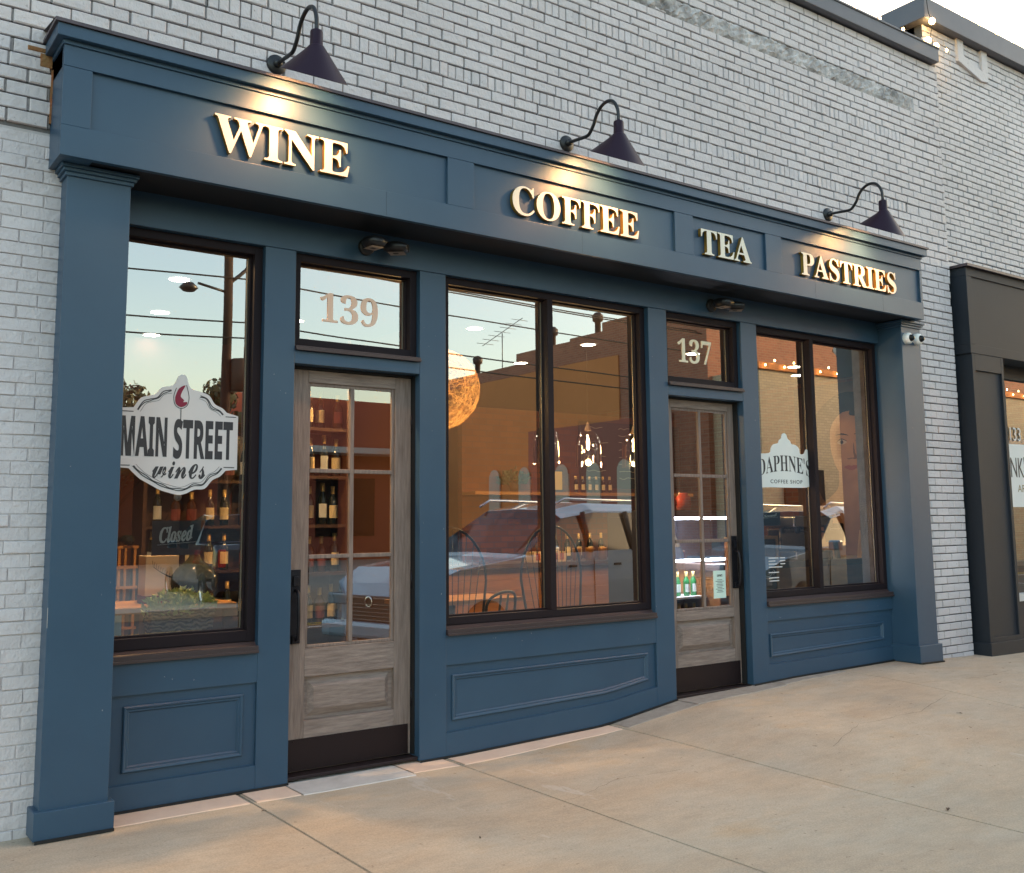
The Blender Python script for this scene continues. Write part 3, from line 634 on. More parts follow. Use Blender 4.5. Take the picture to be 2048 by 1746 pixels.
# festoon bulbs along the copings
SMB = MB(); SMB.lathe([(0, .018), (.008, .015), (.013, .0), (.010, -.016), (0, -.022)], (0, 0, 0), 8); fb = SMB.build('festoon_bulb', M_SMALL)
tag(fb, 'tiny warm festoon bulb clipped along the top of the roof coping', 'bulb', 'festoon bulbs on the roof coping')
fb.location = (4.9, -.2, 6.505)
for i in range(1, 7): c = fb.copy(); COL.objects.link(c); c.location = (4.9+.4*i, -.2, 6.505)
for i in range(7): c = fb.copy(); COL.objects.link(c); c.location = (7.15+.36*i, -.09, 7.12)
LB = MB(); LB.lathe([(0, .03), (.016, .026), (.032, -.002), (.03, -.02), (.018, -.036), (0, -.042)], (0, 0, 0), 14); LB = LB.build('large_festoon_bulb', M_SMALL)
tag(LB, 'larger lit festoon bulb, topmost on the dark parapet corner', 'bulb', 'lit bulbs at the parapet corner'); LB.location = (7.17, -.13, 6.83)
for loc, lab in (((6.95, -.2, 6.52), 'larger lit festoon bulb where the low coping meets the parapet'), ((7.16, -.16, 6.53), 'larger lit festoon bulb, lowest on the dark parapet corner')):
    c = LB.copy(); COL.objects.link(c); c.location = loc; c['label'] = lab
b = MB(); b.tube(smooth_poly([(7.1, -.12, 7.1), (7.13, -.12, 6.9), (7.16, -.14, 6.84), (7.1, -.16, 6.7), (7.0, -.2, 6.55), (7.12, -.17, 6.5)], 5, False), .004, 6); tag(b.build('festoon_cable', M_RUBBER), 'thin black cable hanging at the parapet corner', 'cable')

# ------------------------------------------------------------------ decals and signs on the glass
DG = .1165
out = smooth_poly([(-.995, 2.18), (-.93, 2.192)], 1)
tophalf = [(-.919, 2.192), (-.885, 2.245), (-.845, 2.262), (-.80, 2.275), (-.765, 2.315), (-.715, 2.328), (-.69, 2.345), (-.668, 2.392), (-.63, 2.396), (-.61, 2.345), (-.59, 2.318), (-.53, 2.303), (-.485, 2.285), (-.452, 2.238), (-.405, 2.215), (-.378, 2.19)]
bot = [(-.378, 1.842), (-.41, 1.808), (-.455, 1.785), (-.50, 1.735), (-.56, 1.728), (-.61, 1.705), (-.65, 1.697), (-.70, 1.707), (-.76, 1.725), (-.81, 1.752), (-.87, 1.785), (-.905, 1.815), (-.935, 1.845)]
pts = smooth_poly(tophalf, 4, False)+[(-.307, 2.172), (-.307, 1.85)]+smooth_poly(bot, 4, False)+[(-1.0, 1.85), (-1.0, 2.185)]
b = MB(); b.prism(pts[::-1], DG, DG+.001)
dec = tag(b.build('window_decal', M_VINYL), 'scalloped white wine shop decal with a wine glass on the left window', 'decal')
text('lettering', '𝗠𝗔𝗜𝗡', -.985, -.727, 1.915, 2.143, DG-.001, M_INK, dec, offset=.018); text('lettering', '𝗦𝗧𝗥𝗘𝗘𝗧', -.690, -.338, 1.905, 2.138, DG-.001, M_INK, dec, offset=.018)
text('lettering', '𝓌𝒾𝓃ℯ𝓈', -.805, -.50, 1.79, 1.89, DG-.001, M_INK, dec, offset=.012)
b = MB()
def arc(cx, cz, rx, rz_, a0, a1, n=30, amp=0, fq=0, ph=0): return [(cx+(rx+amp*math.sin(fq*t+ph))*math.cos(t), cz+(rz_+amp*math.sin(fq*t+ph))*math.sin(t)) for t in [R_(a0+(a1-a0)*i/n) for i in range(n+1)]]
def inset(P, k, amp=0, fq=60, ph=0): return [(-.655+(p[0]+.655)*(k+amp*math.sin(fq*(p[0])+ph)), 2.02+(p[1]-2.02)*(k+amp*math.sin(fq*p[0]+ph))) for p in P]
b = None
for P in (smooth_poly(tophalf[:6], 8, False), smooth_poly(tophalf[-5:], 8, False), smooth_poly(bot, 8, False)):
    b = MB(); stroke(b, inset(P, .925), .0055, DG-.0012); stroke(b, inset(P, .90, .012), .005, DG-.0014); stroke(b, inset(P, .865), .002, DG-.001); b.build('ornament', M_INK, dec)
b = MB()
for xa, xb, z in ((-.995, -.92, 2.168), (-.385, -.32, 2.165), (-.995, -.93, 1.862), (-.39, -.325, 1.862)): b = MB(); stroke(b, [(xa, z), (xb, z)], .005, DG-.001); b.build('ornament', M_INK, dec)
b = MB(); gxx, gzz = -.652, 2.25
stroke(b, smooth_poly([(gxx+.028, gzz+.09), (gxx+.045, gzz+.02), (gxx+.035, gzz-.03), (gxx, gzz-.05), (gxx-.035, gzz-.03), (gxx-.044, gzz+.02), (gxx-.03, gzz+.07)], 5, False), .004, DG-.0012)
stroke(b, [(gxx, gzz-.05), (gxx, gzz-.125)], .005, DG-.0012); stroke(b, [(gxx-.028, gzz-.127), (gxx+.028, gzz-.127)], .004, DG-.0014); b.build('glass_outline', M_INK, dec)
b = MB(); b.prism(smooth_poly([(gxx-.036, gzz+.01), (gxx-.03, gzz-.025), (gxx, gzz-.042), (gxx+.03, gzz-.028), (gxx+.034, gzz-.01), (gxx+.012, gzz-.012), (gxx+.016, gzz+.0), (gxx-.004, gzz+.02), (gxx+.004, gzz+.05), (gxx+.022, gzz+.088), (gxx-.012, gzz+.07), (gxx-.028, gzz+.04)], 3), DG-.002, DG-.0005); b.build('wine_drop', M_INKR, dec)

ct = [(4.40, 1.81), (4.54, 1.806), (4.97, 1.806), (5.05, 1.815), (5.105, 1.82), (5.118, 1.86), (5.108, 1.90), (5.118, 1.95), (5.138, 2.0), (5.137, 2.05), (5.10, 2.09), (5.075, 2.11), (5.065, 2.15), (5.04, 2.155), (5.015, 2.12), (4.985, 2.11), (4.955, 2.115), (4.945, 2.16), (4.90, 2.19), (4.84, 2.2), (4.825, 2.225), (4.79, 2.245), (4.775, 2.28), (4.745, 2.293), (4.715, 2.28), (4.70, 2.245), (4.67, 2.225), (4.655, 2.2), (4.59, 2.185), (4.555, 2.15), (4.545, 2.115), (4.50, 2.105), (4.44, 2.10), (4.38, 2.09), (4.355, 2.0), (4.37, 1.9)]
b = MB(); b.prism(smooth_poly(ct, 3), DG, DG+.001); dd = tag(b.build('window_decal', M_VINYL2), 'ornate mint white coffee shop decal on the right window', 'decal')
bow = lambda u, q: (u, q+.055*(1-((u-4.745)/.37)**2)-.03)
text('lettering', "𝐃𝐀𝐏𝐇𝐍𝐄'𝐒", 4.375, 5.10, 1.925, 2.075, DG-.001, M_INK, dd, fn=bow, offset=-.006)
text('lettering', 'COFFEE SHOP', 4.535, 4.97, 1.842, 1.875, DG-.001, M_INK, dd, spacing=1.25)
def numbers(s, a, c, z0, z1, label, m):
    o = text('house_number', s, a, c, z0, z1, DG, m, None, .003, offset=.0); tag(o, label, 'house number')
numbers('𝟏𝟑𝟗', .222, .636, 2.815, 3.01, 'copper number 139 on the transom glass', M_COPPER)
numbers('𝟏𝟑𝟕', 3.438, 3.835, 2.83, 3.035, 'cream number 137 on the transom glass', mat('gold_leaf_cream', (.95, .83, .6), .4))

def hang_sign(label, x0, x1, z0, z1, y, body, m, fn=None, hook=True):
    b = MB(); b.box(x0, x1, y, y+.006, z0, z1); s = tag(b.build('hanging_sign', m), label, 'sign')
    xc = (x0+x1)/2
    text('lettering', body, x0+.04, x1-.045, z0+.075, z1-.03, y-.0012, M_WHITE, s, fn=lambda u, q: (u, q+(u-xc)*.07), offset=.022)
    b = MB(); stroke(b, [(x0+.03, z0+.06), (x1-.03, z0+.075)], .002, y-.001); b.build('underline', M_WHITE, s)
    if hook:
        b = MB(); b.tube([(x0+.07, y, z1), (xc, y-.01, z1+.13), (x1-.05, y, z1)], .0012, 5); b.build('cord', M_GOOSE, s)
        b = MB(); b.lathe([(0, -.012), (.012, -.01), (.022, -.002), (.022, .004)], (xc, .134, z1+.135), 16, 'y'); b.build('suction_cup', mat('clear_plastic', (.4, .4, .4), .15), s)
M_NAVYC = mat('navy_card', (.014, .035, .055), .5)
hang_sign('navy closed sign hanging below the wine decal', -.79, -.51, 1.352, 1.55, .128, '𝑪𝒍𝒐𝒔𝒆𝒅', M_NAVYC)
hang_sign('dark closed sign hanging below the coffee decal', 4.36, 4.66, 1.47, 1.60, .128, '𝑪𝒍𝒐𝒔𝒆𝒅', mat('slate_card', (.03, .045, .05), .5), hook=False)
b = MB(); b.box(-1.0, -.94, .13, .133, .92, 1.03); tag(b.build('card', mat('pale_card', (.55, .68, .68), .6)), 'pale card standing in the left window corner', 'card'); 
b = MB(); b.box(3.78, 3.925, .124, .1255, .88, 1.105); nc = tag(b.build('notice', mat('mint_paper', (.66, .85, .76), .6)), 'mint paper notice taped to the glass of the right door', 'notice')
text('lettering', "DAPHNE'S", 3.822, 3.885, 1.055, 1.075, .1232, M_INK, nc)
b = MB()
for i in range(9): wl = .05-.02*abs(((i*37) % 5)-2)/2; stroke(b, [(3.853-wl, 1.03-.0125*i), (3.853+wl, 1.03-.0125*i)], .004, .1232)
b.build('print_lines', M_INK, nc)
# opening hours lettering low on the right window
b = MB()
for i, (a, c) in enumerate(((4.47, 4.60), (4.47, 4.56), (4.47, 4.58), (4.47, 4.65), (4.47, 4.60), (4.47, 4.60), (4.47, 4.60))): z = 1.185-.026*i-(.02 if i > 3 else 0)-(.02 if i > 4 else 0); b.box(a, c, .1185, .1192, z, z+.009)
for i in range(3): b.box(4.625, 4.69, .1185, .1192, 1.185-.026*i, 1.194-.026*i)
tag(b.build('hours_decal', M_VINYL), 'small white opening hours lines low on the right window', 'decal')

# ------------------------------------------------------------------ interior
FZ = .12; CZ = 3.62
b = MB(); b.box(-2.2, 11, .21, 10, FZ-.1, FZ); struct(b.build('floor', mat('shop_floor', (.16, .085, .045), .5, c2=(.10, .055, .03), scale=3, stretch=(1, 8, 1))))
b = MB(); b.box(-2.2, 11, .21, 10, CZ, CZ+.1); struct(b.build('ceiling', mat('dark_ceiling', (.05, .035, .025), .9)))
b = MB(); b.box(-2.2, 11, 9.5, 9.6, FZ, CZ); struct(b.build('wall_back', mat('ochre_plaster', (.34, .16, .055), .85, c2=(.28, .13, .045), scale=2)))
b = MB(); b.box(-2.2, -2.1, .41, 9.5, FZ, CZ); struct(b.build('wall_left', mat('dark_wall', (.10, .06, .04), .9)))
def redbrick(name, c1, c2, mo, sc):
    m = mat(name, c1, .85); n = m.node_tree; t = n.nodes.new('ShaderNodeTexBrick'); tc = n.nodes.new('ShaderNodeTexCoord'); sp = n.nodes.new('ShaderNodeSeparateXYZ'); cb = n.nodes.new('ShaderNodeCombineXYZ'); ad = n.nodes.new('ShaderNodeMath')
    n.links.new(tc.outputs['Object'], sp.inputs[0]); n.links.new(sp.outputs[0], ad.inputs[0]); n.links.new(sp.outputs[1], ad.inputs[1]); n.links.new(ad.outputs[0], cb.inputs[0]); n.links.new(sp.outputs[2], cb.inputs[1])
    n.links.new(cb.outputs[0], t.inputs[0]); t.inputs['Scale'].default_value = 1; t.inputs['Brick Width'].default_value = .215*sc; t.inputs['Row Height'].default_value = .075*sc; t.inputs['Mortar Size'].default_value = .008*sc
    t.inputs['Color1'].default_value = (*c1, 1); t.inputs['Color2'].default_value = (*c2, 1); t.inputs['Mortar'].default_value = (*mo, 1)
    n.links.new(t.outputs[0], n.nodes['Principled BSDF'].inputs['Base Color']); return m
M_RB = redbrick('inside_brick', (.30, .11, .04), (.20, .065, .025), (.24, .14, .07), 1)
b = MB(); b.box(10.2, 10.3, .21, 9.5, FZ, CZ); struct(b.build('wall_right', M_RB))
b = MB(); b.box(2.85, 2.93, 3.2, 9.5, FZ, CZ); struct(b.build('wall_divider', mat('dark_partition', (.16, .07, .03), .9)))

b = MB(); b.box(-2.1, 2.85, 5.6, 5.7, FZ, CZ); struct(b.build('wall_wine_shop', mat('maroon_plaster', (.09, .026, .014), .9, c2=(.07, .02, .011), scale=2)))
# recessed downlights, seen ones and added ones
DL = empty('ceiling_light', (0, 0, CZ-.004), 'round recessed downlight in the shop ceiling, some of them added', 'ceiling light', 'recessed downlights inside the shop')
b = MB(); b.lathe([(.0, -.001), (.085, -.001), (.085, 0)], (0, 0, 0), 24); b.build('lens', M_DISC, DL)
b = MB(); b.lathe([(.086, -.002), (.10, -.003), (.104, .002)], (0, 0, 0), 24); b.build('trim', M_WHITE, DL)
DP = [(.13, 2.75), (.40, 4.2), (.68, 5.45), (1.68, 3.87), (3.47, 3.2), (5.3, 4.85), (5.16, 3.3), (6.7, 3.08), (8.7, 3.1), (3.5, 1.6), (6.6, 1.5), (9.2, 2.3), (9.4, 3.6), (-.45, .62)]  # last entries are added to brighten the mural, brick wall and planter
for i, (x, y) in enumerate(DP):
    o = DL if i == 0 else copy_tree(DL); o.location = (x, y, CZ-.004)
    light('downlight_beam', 'SPOT', (x, y, CZ-.03), (0.01 if y > 5.2 else 55 if x < 0 else 9 if x > 9 else 15 if 3 < x < 6 and y < 4 else 8), (1, .58, .24), None, .06, None, R_(130))

# bottles: body with a label child, copied around
def bottle(name, m, lab, label, cat, group, h=.30, r=.037):
    b = MB(); k = h/.30
    b.lathe([(0, 0), (r*.95, 0), (r, .006), (r, .185*k), (r*.8, .205*k), (.014, .235*k), (.0125, .285*k), (.0155, .288*k), (.0155, .3*k), (0, .3*k)], (0, 0, 0), 14)
    o = tag(b.build(name, m), label, cat, group)
    b = MB(); n = 6; vs = []
    for i in range(n+1):
        a = R_(-160+140*i/n); vs += [((r+.0008)*math.cos(a), (r+.0008)*math.sin(a), .05*k), ((r+.0008)*math.cos(a), (r+.0008)*math.sin(a), .15*k)]
    b.add(vs, [(2*i, 2*i+2, 2*i+3, 2*i+1) for i in range(n)]); b.build('label', lab, o)
    b = MB(); b.lathe([(.0165, .24*k), (.0168, .302*k), (0, .303*k)], (0, 0, 0), 12); b.build('capsule', mat('gold_capsule', (.55, .36, .12), .35, metal=.4), o)
    return o
WB = bottle('wine_bottle', M_BOTTLE, M_LABEL, 'dark wine bottle with a cream label on the wine shelves', 'bottle', 'wine bottles on the shelves')
WB2 = bottle('wine_bottle', M_BOTTLE, mat('white_label', (.6, .62, .6), .5), 'slim dark wine bottle with a white label on the wine shelves', 'bottle', 'wine bottles on the shelves', .325, .034)
WB3 = bottle('wine_bottle', mat('amber_glass', (.06, .025, .008), .08), mat('maroon_label', (.22, .05, .04), .6), 'squat amber wine bottle with a maroon label on the wine shelves', 'bottle', 'wine bottles on the shelves', .275, .041)
first = [True]
def put(o, loc, rz=0, lab=None, grp=None):
    if o.get('used'): c = copy_tree(o)
    else: c = o
    o['used'] = 1
    c.location = loc; c.rotation_euler.z = rz
    if lab: c['label'] = lab
    if grp: c['group'] = grp
    return c
# shelf unit seen through the left door
M_DWOOD = mat('dark_walnut', (.05, .022, .010), .5, c2=(.09, .04, .018), scale=4, stretch=(1, 1, 6))
def shelves(name, label, x0, x1, y0, y1, zs, ztop, side=True, back=True):
    b = MB()
    if side: b.box(x0-.03, x0, y0, y1, FZ, ztop); b.box(x1, x1+.03, y0, y1, FZ, ztop)
    S = b.build(name, M_DWOOD); tag(S, label, 'shelving')
    if back: k = MB(); k.box(x0, x1, y1-.02, y1, FZ, ztop); k.build('back_panel', M_DWOOD, S)
    for z in zs: k = MB(); k.box(x0, x1, y0+.005, y1-.021, z-.025, z); k.build('shelf', M_DWOOD, S)
zs1 = [.75, 1.15, 1.52, 1.90, 2.28, 2.66]
shelves('wine_shelf', 'dark wooden wine shelves seen through the left door', .80, 1.13, 1.55, 1.85, zs1, 3.0)
for z in zs1:
    for i in range(3): put(random.choice([WB, WB, WB2, WB3]), (.86+.105*i+random.uniform(-.02, .02), 1.62+random.uniform(0, .06), z), random.uniform(-.5, .3))
shelves('wine_shelf', 'dark wooden wine shelves at the right of the left window', -.12, 1.0, 2.6, 2.9, [.75, 1.15, 1.52, 1.90], 2.3)
for z in [.75, 1.15, 1.52, 1.90]:
    for i in range(7): put(random.choice([WB, WB, WB2, WB3]), (-.04+.15*i+random.uniform(-.035, .035), 2.68, z), random.uniform(-.5, .3))
# lattice wine rack
b = MB()
for i in range(6): x = -.95+.11*i; b.box(x, x+.018, 1.9, 1.918, FZ, 1.38); b.box(x, x+.018, 2.15, 2.168, FZ, 1.38)
M_PINE = mat('honey_pine', (.50, .24, .07), .55, c2=(.40, .18, .05), scale=4)
rk = tag(b.build('wine_rack', M_PINE), 'honey pine lattice wine rack behind the left window', 'wine rack')
b = MB()
for j in range(9): z = .2+.145*j; b.box(-.96, -.37, 1.893, 1.8995, z, z+.02)
b.build('rail', M_PINE, rk)
RB = MB(); RB.lathe([(0, 0), (.036, 0), (.037, .17), (.014, .22), (.014, .28), (0, .28)], (0, 0, 0), 12, 'y')
RBo = tag(RB.build('racked_bottle', M_BOTTLE), 'dark bottle lying along the top of the pine wine rack', 'bottle', 'bottles lying in the wine rack')
for j in range(1):
    for i in range(5): c = RBo if i == 0 else RBo.copy(); (COL.objects.link(c) if i else None); c.location = (-.885+.11*i, 1.86, 1.42)
# display table and what stands on it
TZ = 1.03
b = MB(); b.box(-.93, -.10, .62, 1.25, TZ-.04, TZ); tb = tag(b.build('display_table', M_PINE, bevel=.004), 'warm pine display table inside the left window', 'table')
for x in (-.9, -.16):
    for y in (.66, 1.2): b = MB(); b.box(x, x+.05, y, y+.05, FZ, TZ-.04); b.build('leg', M_DWOOD, tb)
b = MB(); b.box(-.61, -.40, .86, 1.02, TZ, TZ+.30); bx = tag(b.build('gift_box', mat('cream_card', (.8, .66, .48), .6), bevel=.003), 'cream gift box with a dark feather print on the display table', 'box')
b = MB(); b.box(-.612, -.398, .858, 1.022, TZ+.0005, TZ+.05); b.build('band', mat('maroon_band', (.2, .03, .04), .6), bx)
b = MB()
for k in range(12): a = R_(150+8*k); stroke(b, [(-.46+.02*k*.3, TZ+.16), (-.52+.012*k+.05*math.cos(a), TZ+.2+.06*math.sin(a)), (-.57+.014*k, TZ+.27-.01*k)], .003, .857)
b.build('feather_print', M_INK, bx)
mjug = bpy.data.materials.new('olive_glass'); mjug.use_nodes = True; nn = mjug.node_tree; pb = nn.nodes['Principled BSDF']; pb.inputs['Base Color'].default_value = (.05, .055, .02, 1); pb.inputs['Roughness'].default_value = .05; pb.inputs['Alpha'].default_value = .88; pb.inputs['Specular IOR Level'].default_value = .25
b = MB(); b.lathe([(0, 0), (.07, .0), (.115, .03), (.142, .075), (.152, .125), (.146, .17), (.12, .21), (.085, .24), (.055, .262), (.035, .29), (.03, .33), (.04, .34)], (-.30, .86, TZ), 32); tag(b.build('demijohn', mjug), 'squat olive glass demijohn beside the gift box', 'vase')
# wicker planter with leafy plant standing on the window ledge
b = MB(); b.box(-1.07, -.2, .16, .5, .70, .80); struct(b.build('window_ledge', M_DWOOD))
def wicker():
    m = mat('wicker', (.26, .17, .12), .8); n = m.node_tree; t = n.nodes.new('ShaderNodeTexWave'); t.inputs['Scale'].default_value = 14; t.inputs['Distortion'].default_value = 9; t.inputs['Detail'].default_value = 2; t.bands_direction = 'Z'
    tc = n.nodes.new('ShaderNodeTexCoord'); n.links.new(tc.outputs['Object'], t.inputs[0]); cr = n.nodes.new('ShaderNodeValToRGB'); cr.color_ramp.elements[0].color = (.05, .03, .02, 1); cr.color_ramp.elements[1].color = (.42, .30, .23, 1)
    n.links.new(t.outputs[0], cr.inputs[0]); n.links.new(cr.outputs[0], n.nodes['Principled BSDF'].inputs['Base Color'])
    bp = n.nodes.new('ShaderNodeBump'); bp.inputs['Distance'].default_value = .01; n.links.new(t.outputs[0], bp.inputs['Height']); n.links.new(bp.outputs[0], n.nodes['Principled BSDF'].inputs['Normal']); return m
PL = empty('planter', (-.58, .26, .875), 'woven wicker planter with a leafy green plant in the left window', 'planter')
b = MB(); b.add([(-.17, -.07, 0), (.17, -.07, 0), (.17, .07, 0), (-.17, .07, 0), (-.185, -.08, .16), (.185, -.08, .16), (.185, .08, .16), (-.185, .08, .16)], [(3, 2, 1, 0), (0, 1, 5, 4), (1, 2, 6, 5), (2, 3, 7, 6), (3, 0, 4, 7)]); b.build('basket', wicker(), PL)
b = MB(); b.tube([(-.185, -.08, .16), (.185, -.08, .16), (.185, .08, .16), (-.185, .08, .16), (-.185, -.08, .16)], .008, 8); b.build('rim', wicker(), PL)
def leafmesh(n, rad, base, size, spread):
    b = MB()
    for _ in range(n):
        a = random.uniform(0, 6.28); t = random.random()**.5
        p = Vector((rad[0]*t*math.cos(a), rad[1]*t*math.sin(a), base+random.random()*rad[2]*(1.15-t*.6)))
        d = Vector((random.uniform(-1, 1)*spread+math.cos(a)*.5, random.uniform(-1, 1)*spread+math.sin(a)*.5, random.uniform(.1, 1))).normalized(); s = d.cross(Vector((random.uniform(-1, 1), random.uniform(-1, 1), .3))).normalized()
        l = size*random.uniform(.6, 1.3); q = d.cross(s)*l*.12
        b.add([p, p+d*l*.5+s*l*.22+q, p+d*l, p+d*l*.5-s*l*.22+q], [(0, 1, 2, 3)])
    return b
leafmesh(620, (.2, .1, .14), .13, .045, .8).build('foliage', mat('sage_leaf', (.34, .46, .18), .55, c2=(.62, .64, .3), scale=14), PL)

# warm woven globe pendant
def pt(x, y, z): return Vector((x, y, z))
PG = empty('woven_pendant', (1.85, 1.35, 2.63), 'large woven rattan globe pendant glowing beside the left post of the middle window', 'pendant lamp')
b = MB()
for _ in range(115):
    n = Vector((random.gauss(0, 1), random.gauss(0, 1), random.gauss(0, 1))).normalized(); u = n.orthogonal().normalized(); v = n.cross(u); a0 = random.uniform(0, 6.28); ln = random.uniform(2.0, 6.2); rr = .36*random.uniform(.985, 1.015)
    P = [(u*math.cos(a0+ln*i/20)+v*math.sin(a0+ln*i/20))*rr for i in range(21)]; P = [Vector((p.x, p.y, p.z*.95)) for p in P]; b.tube(P, .0016, 3, caps=False)
b.build('shade', mat('rattan', (.42, .24, .08), .7), PG)
b = MB(); b.lathe([(0, .05), (.035, .03), (.045, 0), (.035, -.035), (0, -.05)], (-.17, -.10, .03), 14); b.build('bulb', M_BULB, PG); light('pendant_light', 'POINT', (-.2, 0, 0), 14, (1, .58, .22), PG, .05)
b = MB(); b.tube([(0, 0, .35), (0, 0, .96)], .004, 6); b.build('cord', M_GOOSE, PG)
# glass bell pendants
mcl = glass('clear_pendant_glass', .06, (.97, .96, .92))
def bell(label, x, y, z):
    P = empty('bell_pendant', (x, y, z), label, 'pendant lamp', 'clear glass bell pendants')
    b = MB(); b.lathe([(.035, .36), (.07, .345), (.115, .29), (.128, .2), (.132, 0)], (0, 0, 0), 28); b.build('shade', mcl, P)
    b = MB(); b.lathe([(0, .45), (.012, .44), (.022, .40), (.03, .385), (.034, .36), (0, .355)], (0, 0, 0), 16); b.build('cap', mat('pale_wood_cap', (.14, .09, .055), .5), P)
    b = MB(); b.lathe([(0, .30), (.008, .28), (.015, .23), (.010, .18), (0, .17)], (0, 0, 0), 12); b.build('bulb', M_FIL, P)
    b = MB(); b.tube([(0, 0, .45), (0, 0, CZ-z)], .0025, 5); b.build('cord', M_GOOSE, P); light('pendant_light', 'POINT', (0, 0, .05), 6, (1, .6, .25), P, .03)
bell('clear glass bell pendant right of the window mullion', 3.95, 1.9, 2.06); bell('clear glass bell pendant half hidden behind the window mullion', 3.42, 1.9, 2.08); bell('clear glass bell pendant near the right edge of the middle window', 4.75, 2.1, 2.08)

# coffee counter with timber front
CT = empty('coffee_counter', (0, 0, 0), 'long timber fronted coffee counter behind the middle window', 'counter')
b = MB()
for i in range(8):
    z0 = FZ+.115*i; b.box(2.98, 6.2, 3.0+random.uniform(0, .004), 3.5, z0, z0+.112)
b.build('front', mat('orange_pine', (.42, .17, .045), .5, c2=(.26, .10, .03), scale=2.5, stretch=(1, 6, 6)), CT)
b = MB(); b.box(2.95, 6.25, 2.94, 3.6, 1.045, 1.09); b.build('countertop', M_DWOOD, CT)
def simple(name, label, cat, m, prof, loc, group=None, n=18):
    b = MB(); b.lathe(prof, (0, 0, 0), n); o = tag(b.build(name, m), label, cat, group); o.location = loc; return o
M_CUP = mat('white_paper_cup', (.7, .66, .6), .5)
cup = simple('paper_cup', 'tall stack of white paper cups on the coffee counter', 'cups', M_CUP, [(0, 0), (.03, 0), (.04, .1), (.041, .105)]+[(.04+.002*(i % 2), .105+.012*i) for i in range(30)]+[(0, .47)], (5.85, 3.15, 1.09))
c = cup.copy(); COL.objects.link(c); c.location = (5.62, 3.1, 1.09); c.scale = (1, 1, .7); c['label'] = 'shorter stack of white paper cups on the coffee counter'
M_TIN = mat('amber_tin', (.42, .2, .06), .4, metal=.3)
for i in range(6):
    put(WB, (4.45+.17*i, 3.3, 1.09), 0, 'dark bottle with cream label on the coffee counter', 'bottles on the coffee counter')
tin = simple('coffee_tin', 'round amber tin with pale lid on the coffee counter', 'tin', M_TIN, [(0, 0), (.05, 0), (.05, .12), (.052, .122), (.052, .14), (0, .142)], (4.75, 3.08, 1.09), 'amber tins on the coffee counter')
for i in range(1, 4): c = tin.copy(); COL.objects.link(c); c.location = (4.75+.19*i, 3.08, 1.09)
b = MB(); b.box(4.1, 4.55, 3.02, 3.2, 1.09, 1.2); bx = tag(b.build('tea_box', mat('cream_tea_box', (.6, .45, .28), .6)), 'long cream box with red squares on the coffee counter', 'box')
b = MB()
for i in range(5): b.box(4.13+.082*i, 4.185+.082*i, 3.015, 3.0195, 1.11, 1.185)
b.build('red_square', mat('brick_red_print', (.35, .05, .02), .6), bx)
# wall shelf behind with framed card, plant and bottles
b = MB(); b.box(4.4, 8.2, 4.6, 4.9, 1.87, 1.91); sh = tag(b.build('wall_shelf', M_PINE), 'high timber shelf behind the coffee counter', 'shelf')
b = MB(); b.box(4.4, 8.2, 4.9, 5.0, FZ, 3.0); struct(b.build('wall_counter', redbrick('counter_brick', (.20, .06, .02), (.13, .04, .015), (.11, .05, .03), 1)))
b = MB(); b.box(5.55, 5.80, 4.62, 4.64, 1.92, 2.2); fr = tag(b.build('framed_card', M_GOOSE), 'small framed yellow card on the high shelf', 'frame')
b = MB(); b.box(5.57, 5.78, 4.61, 4.619, 1.94, 2.18); b.build('card', mat('yellow_card', (.75, .5, .08), .6), fr)
FN = empty('fern', (5.1, 4.75, 1.92), 'small trailing fern on the high shelf', 'plant')
b = leafmesh(120, (.22, .12, .2), .08, .09, 1); b.build('foliage', mat('fern_leaf', (.05, .08, .03), .6), FN)
b = MB(); b.lathe([(0, 0), (.06, 0), (.08, .1), (0, .1)], (0, 0, 0), 16); b.build('pot', M_DWOOD, FN)
SB_ = bottle('syrup_bottle', M_BOTTLE, M_LABEL, 'dark syrup bottle at the right end of the high shelf', 'bottle', 'syrup bottles on the high shelf', .22, .03)
for i in range(6): put(SB_, (6.1+.12*i, 4.72, 1.912))
# display fridge seen through the right door
FR = empty('display_fridge', (-.95, -.85, .06), 'glowing display fridge of green bottles behind the right door', 'fridge')
b = MB(); b.box(5.0, 5.03, 2.0, 2.6, FZ, 1.5); b.box(6.4, 6.43, 2.0, 2.6, FZ, 1.5); b.box(5.03, 6.4, 2.56, 2.6, FZ, 1.5); b.box(5.0, 6.43, 2.0, 2.6, 1.501, 1.56); b.build('cabinet', mat('fridge_black', (.018, .018, .024), .4), FR)
for z in (.44, .74): b = MB(); b.box(5.03, 6.4, 2.02, 2.555, z-.02, z); b.build('shelf', M_WHITE, FR)
for z in (1.09, 1.49): b = MB(); b.box(5.04, 6.39, 2.0, 2.02, z-.018, z+.005); b.build('light_strip', M_LED, FR)
light('fridge_light', 'AREA', (5.7, 2.25, 1.2), 2, (.8, .85, 1), FR, .5); light('fridge_light', 'AREA', (5.7, 2.25, 1.47), 1.5, (.8, .85, 1), FR, .5)
GB = bottle('soda_bottle', M_BOTTLEG, mat('white_label', (.6, .62, .6), .5), 'green soda bottle in the display fridge', 'bottle', 'green bottles in the display fridge', .23, .03)
for z in (.50, .80):
    for i in range(12): put(GB, (4.13+.1*i, 1.27+random.uniform(0, .03), z), 0)
# jars above the fridge
jar = simple('candy_jar', 'round glass jar of red sweets on top of the fridge', 'jar', mat('red_sweets', (.45, .05, .02), .15), [(0, 0), (.06, 0), (.08, .05), (.07, .13), (.045, .15), (.045, .17), (0, .17)], (4.45, 1.3, 1.625), 'sweet jars on the fridge')
c = jar.copy(); COL.objects.link(c); c.location = (4.7, 1.35, 1.625)
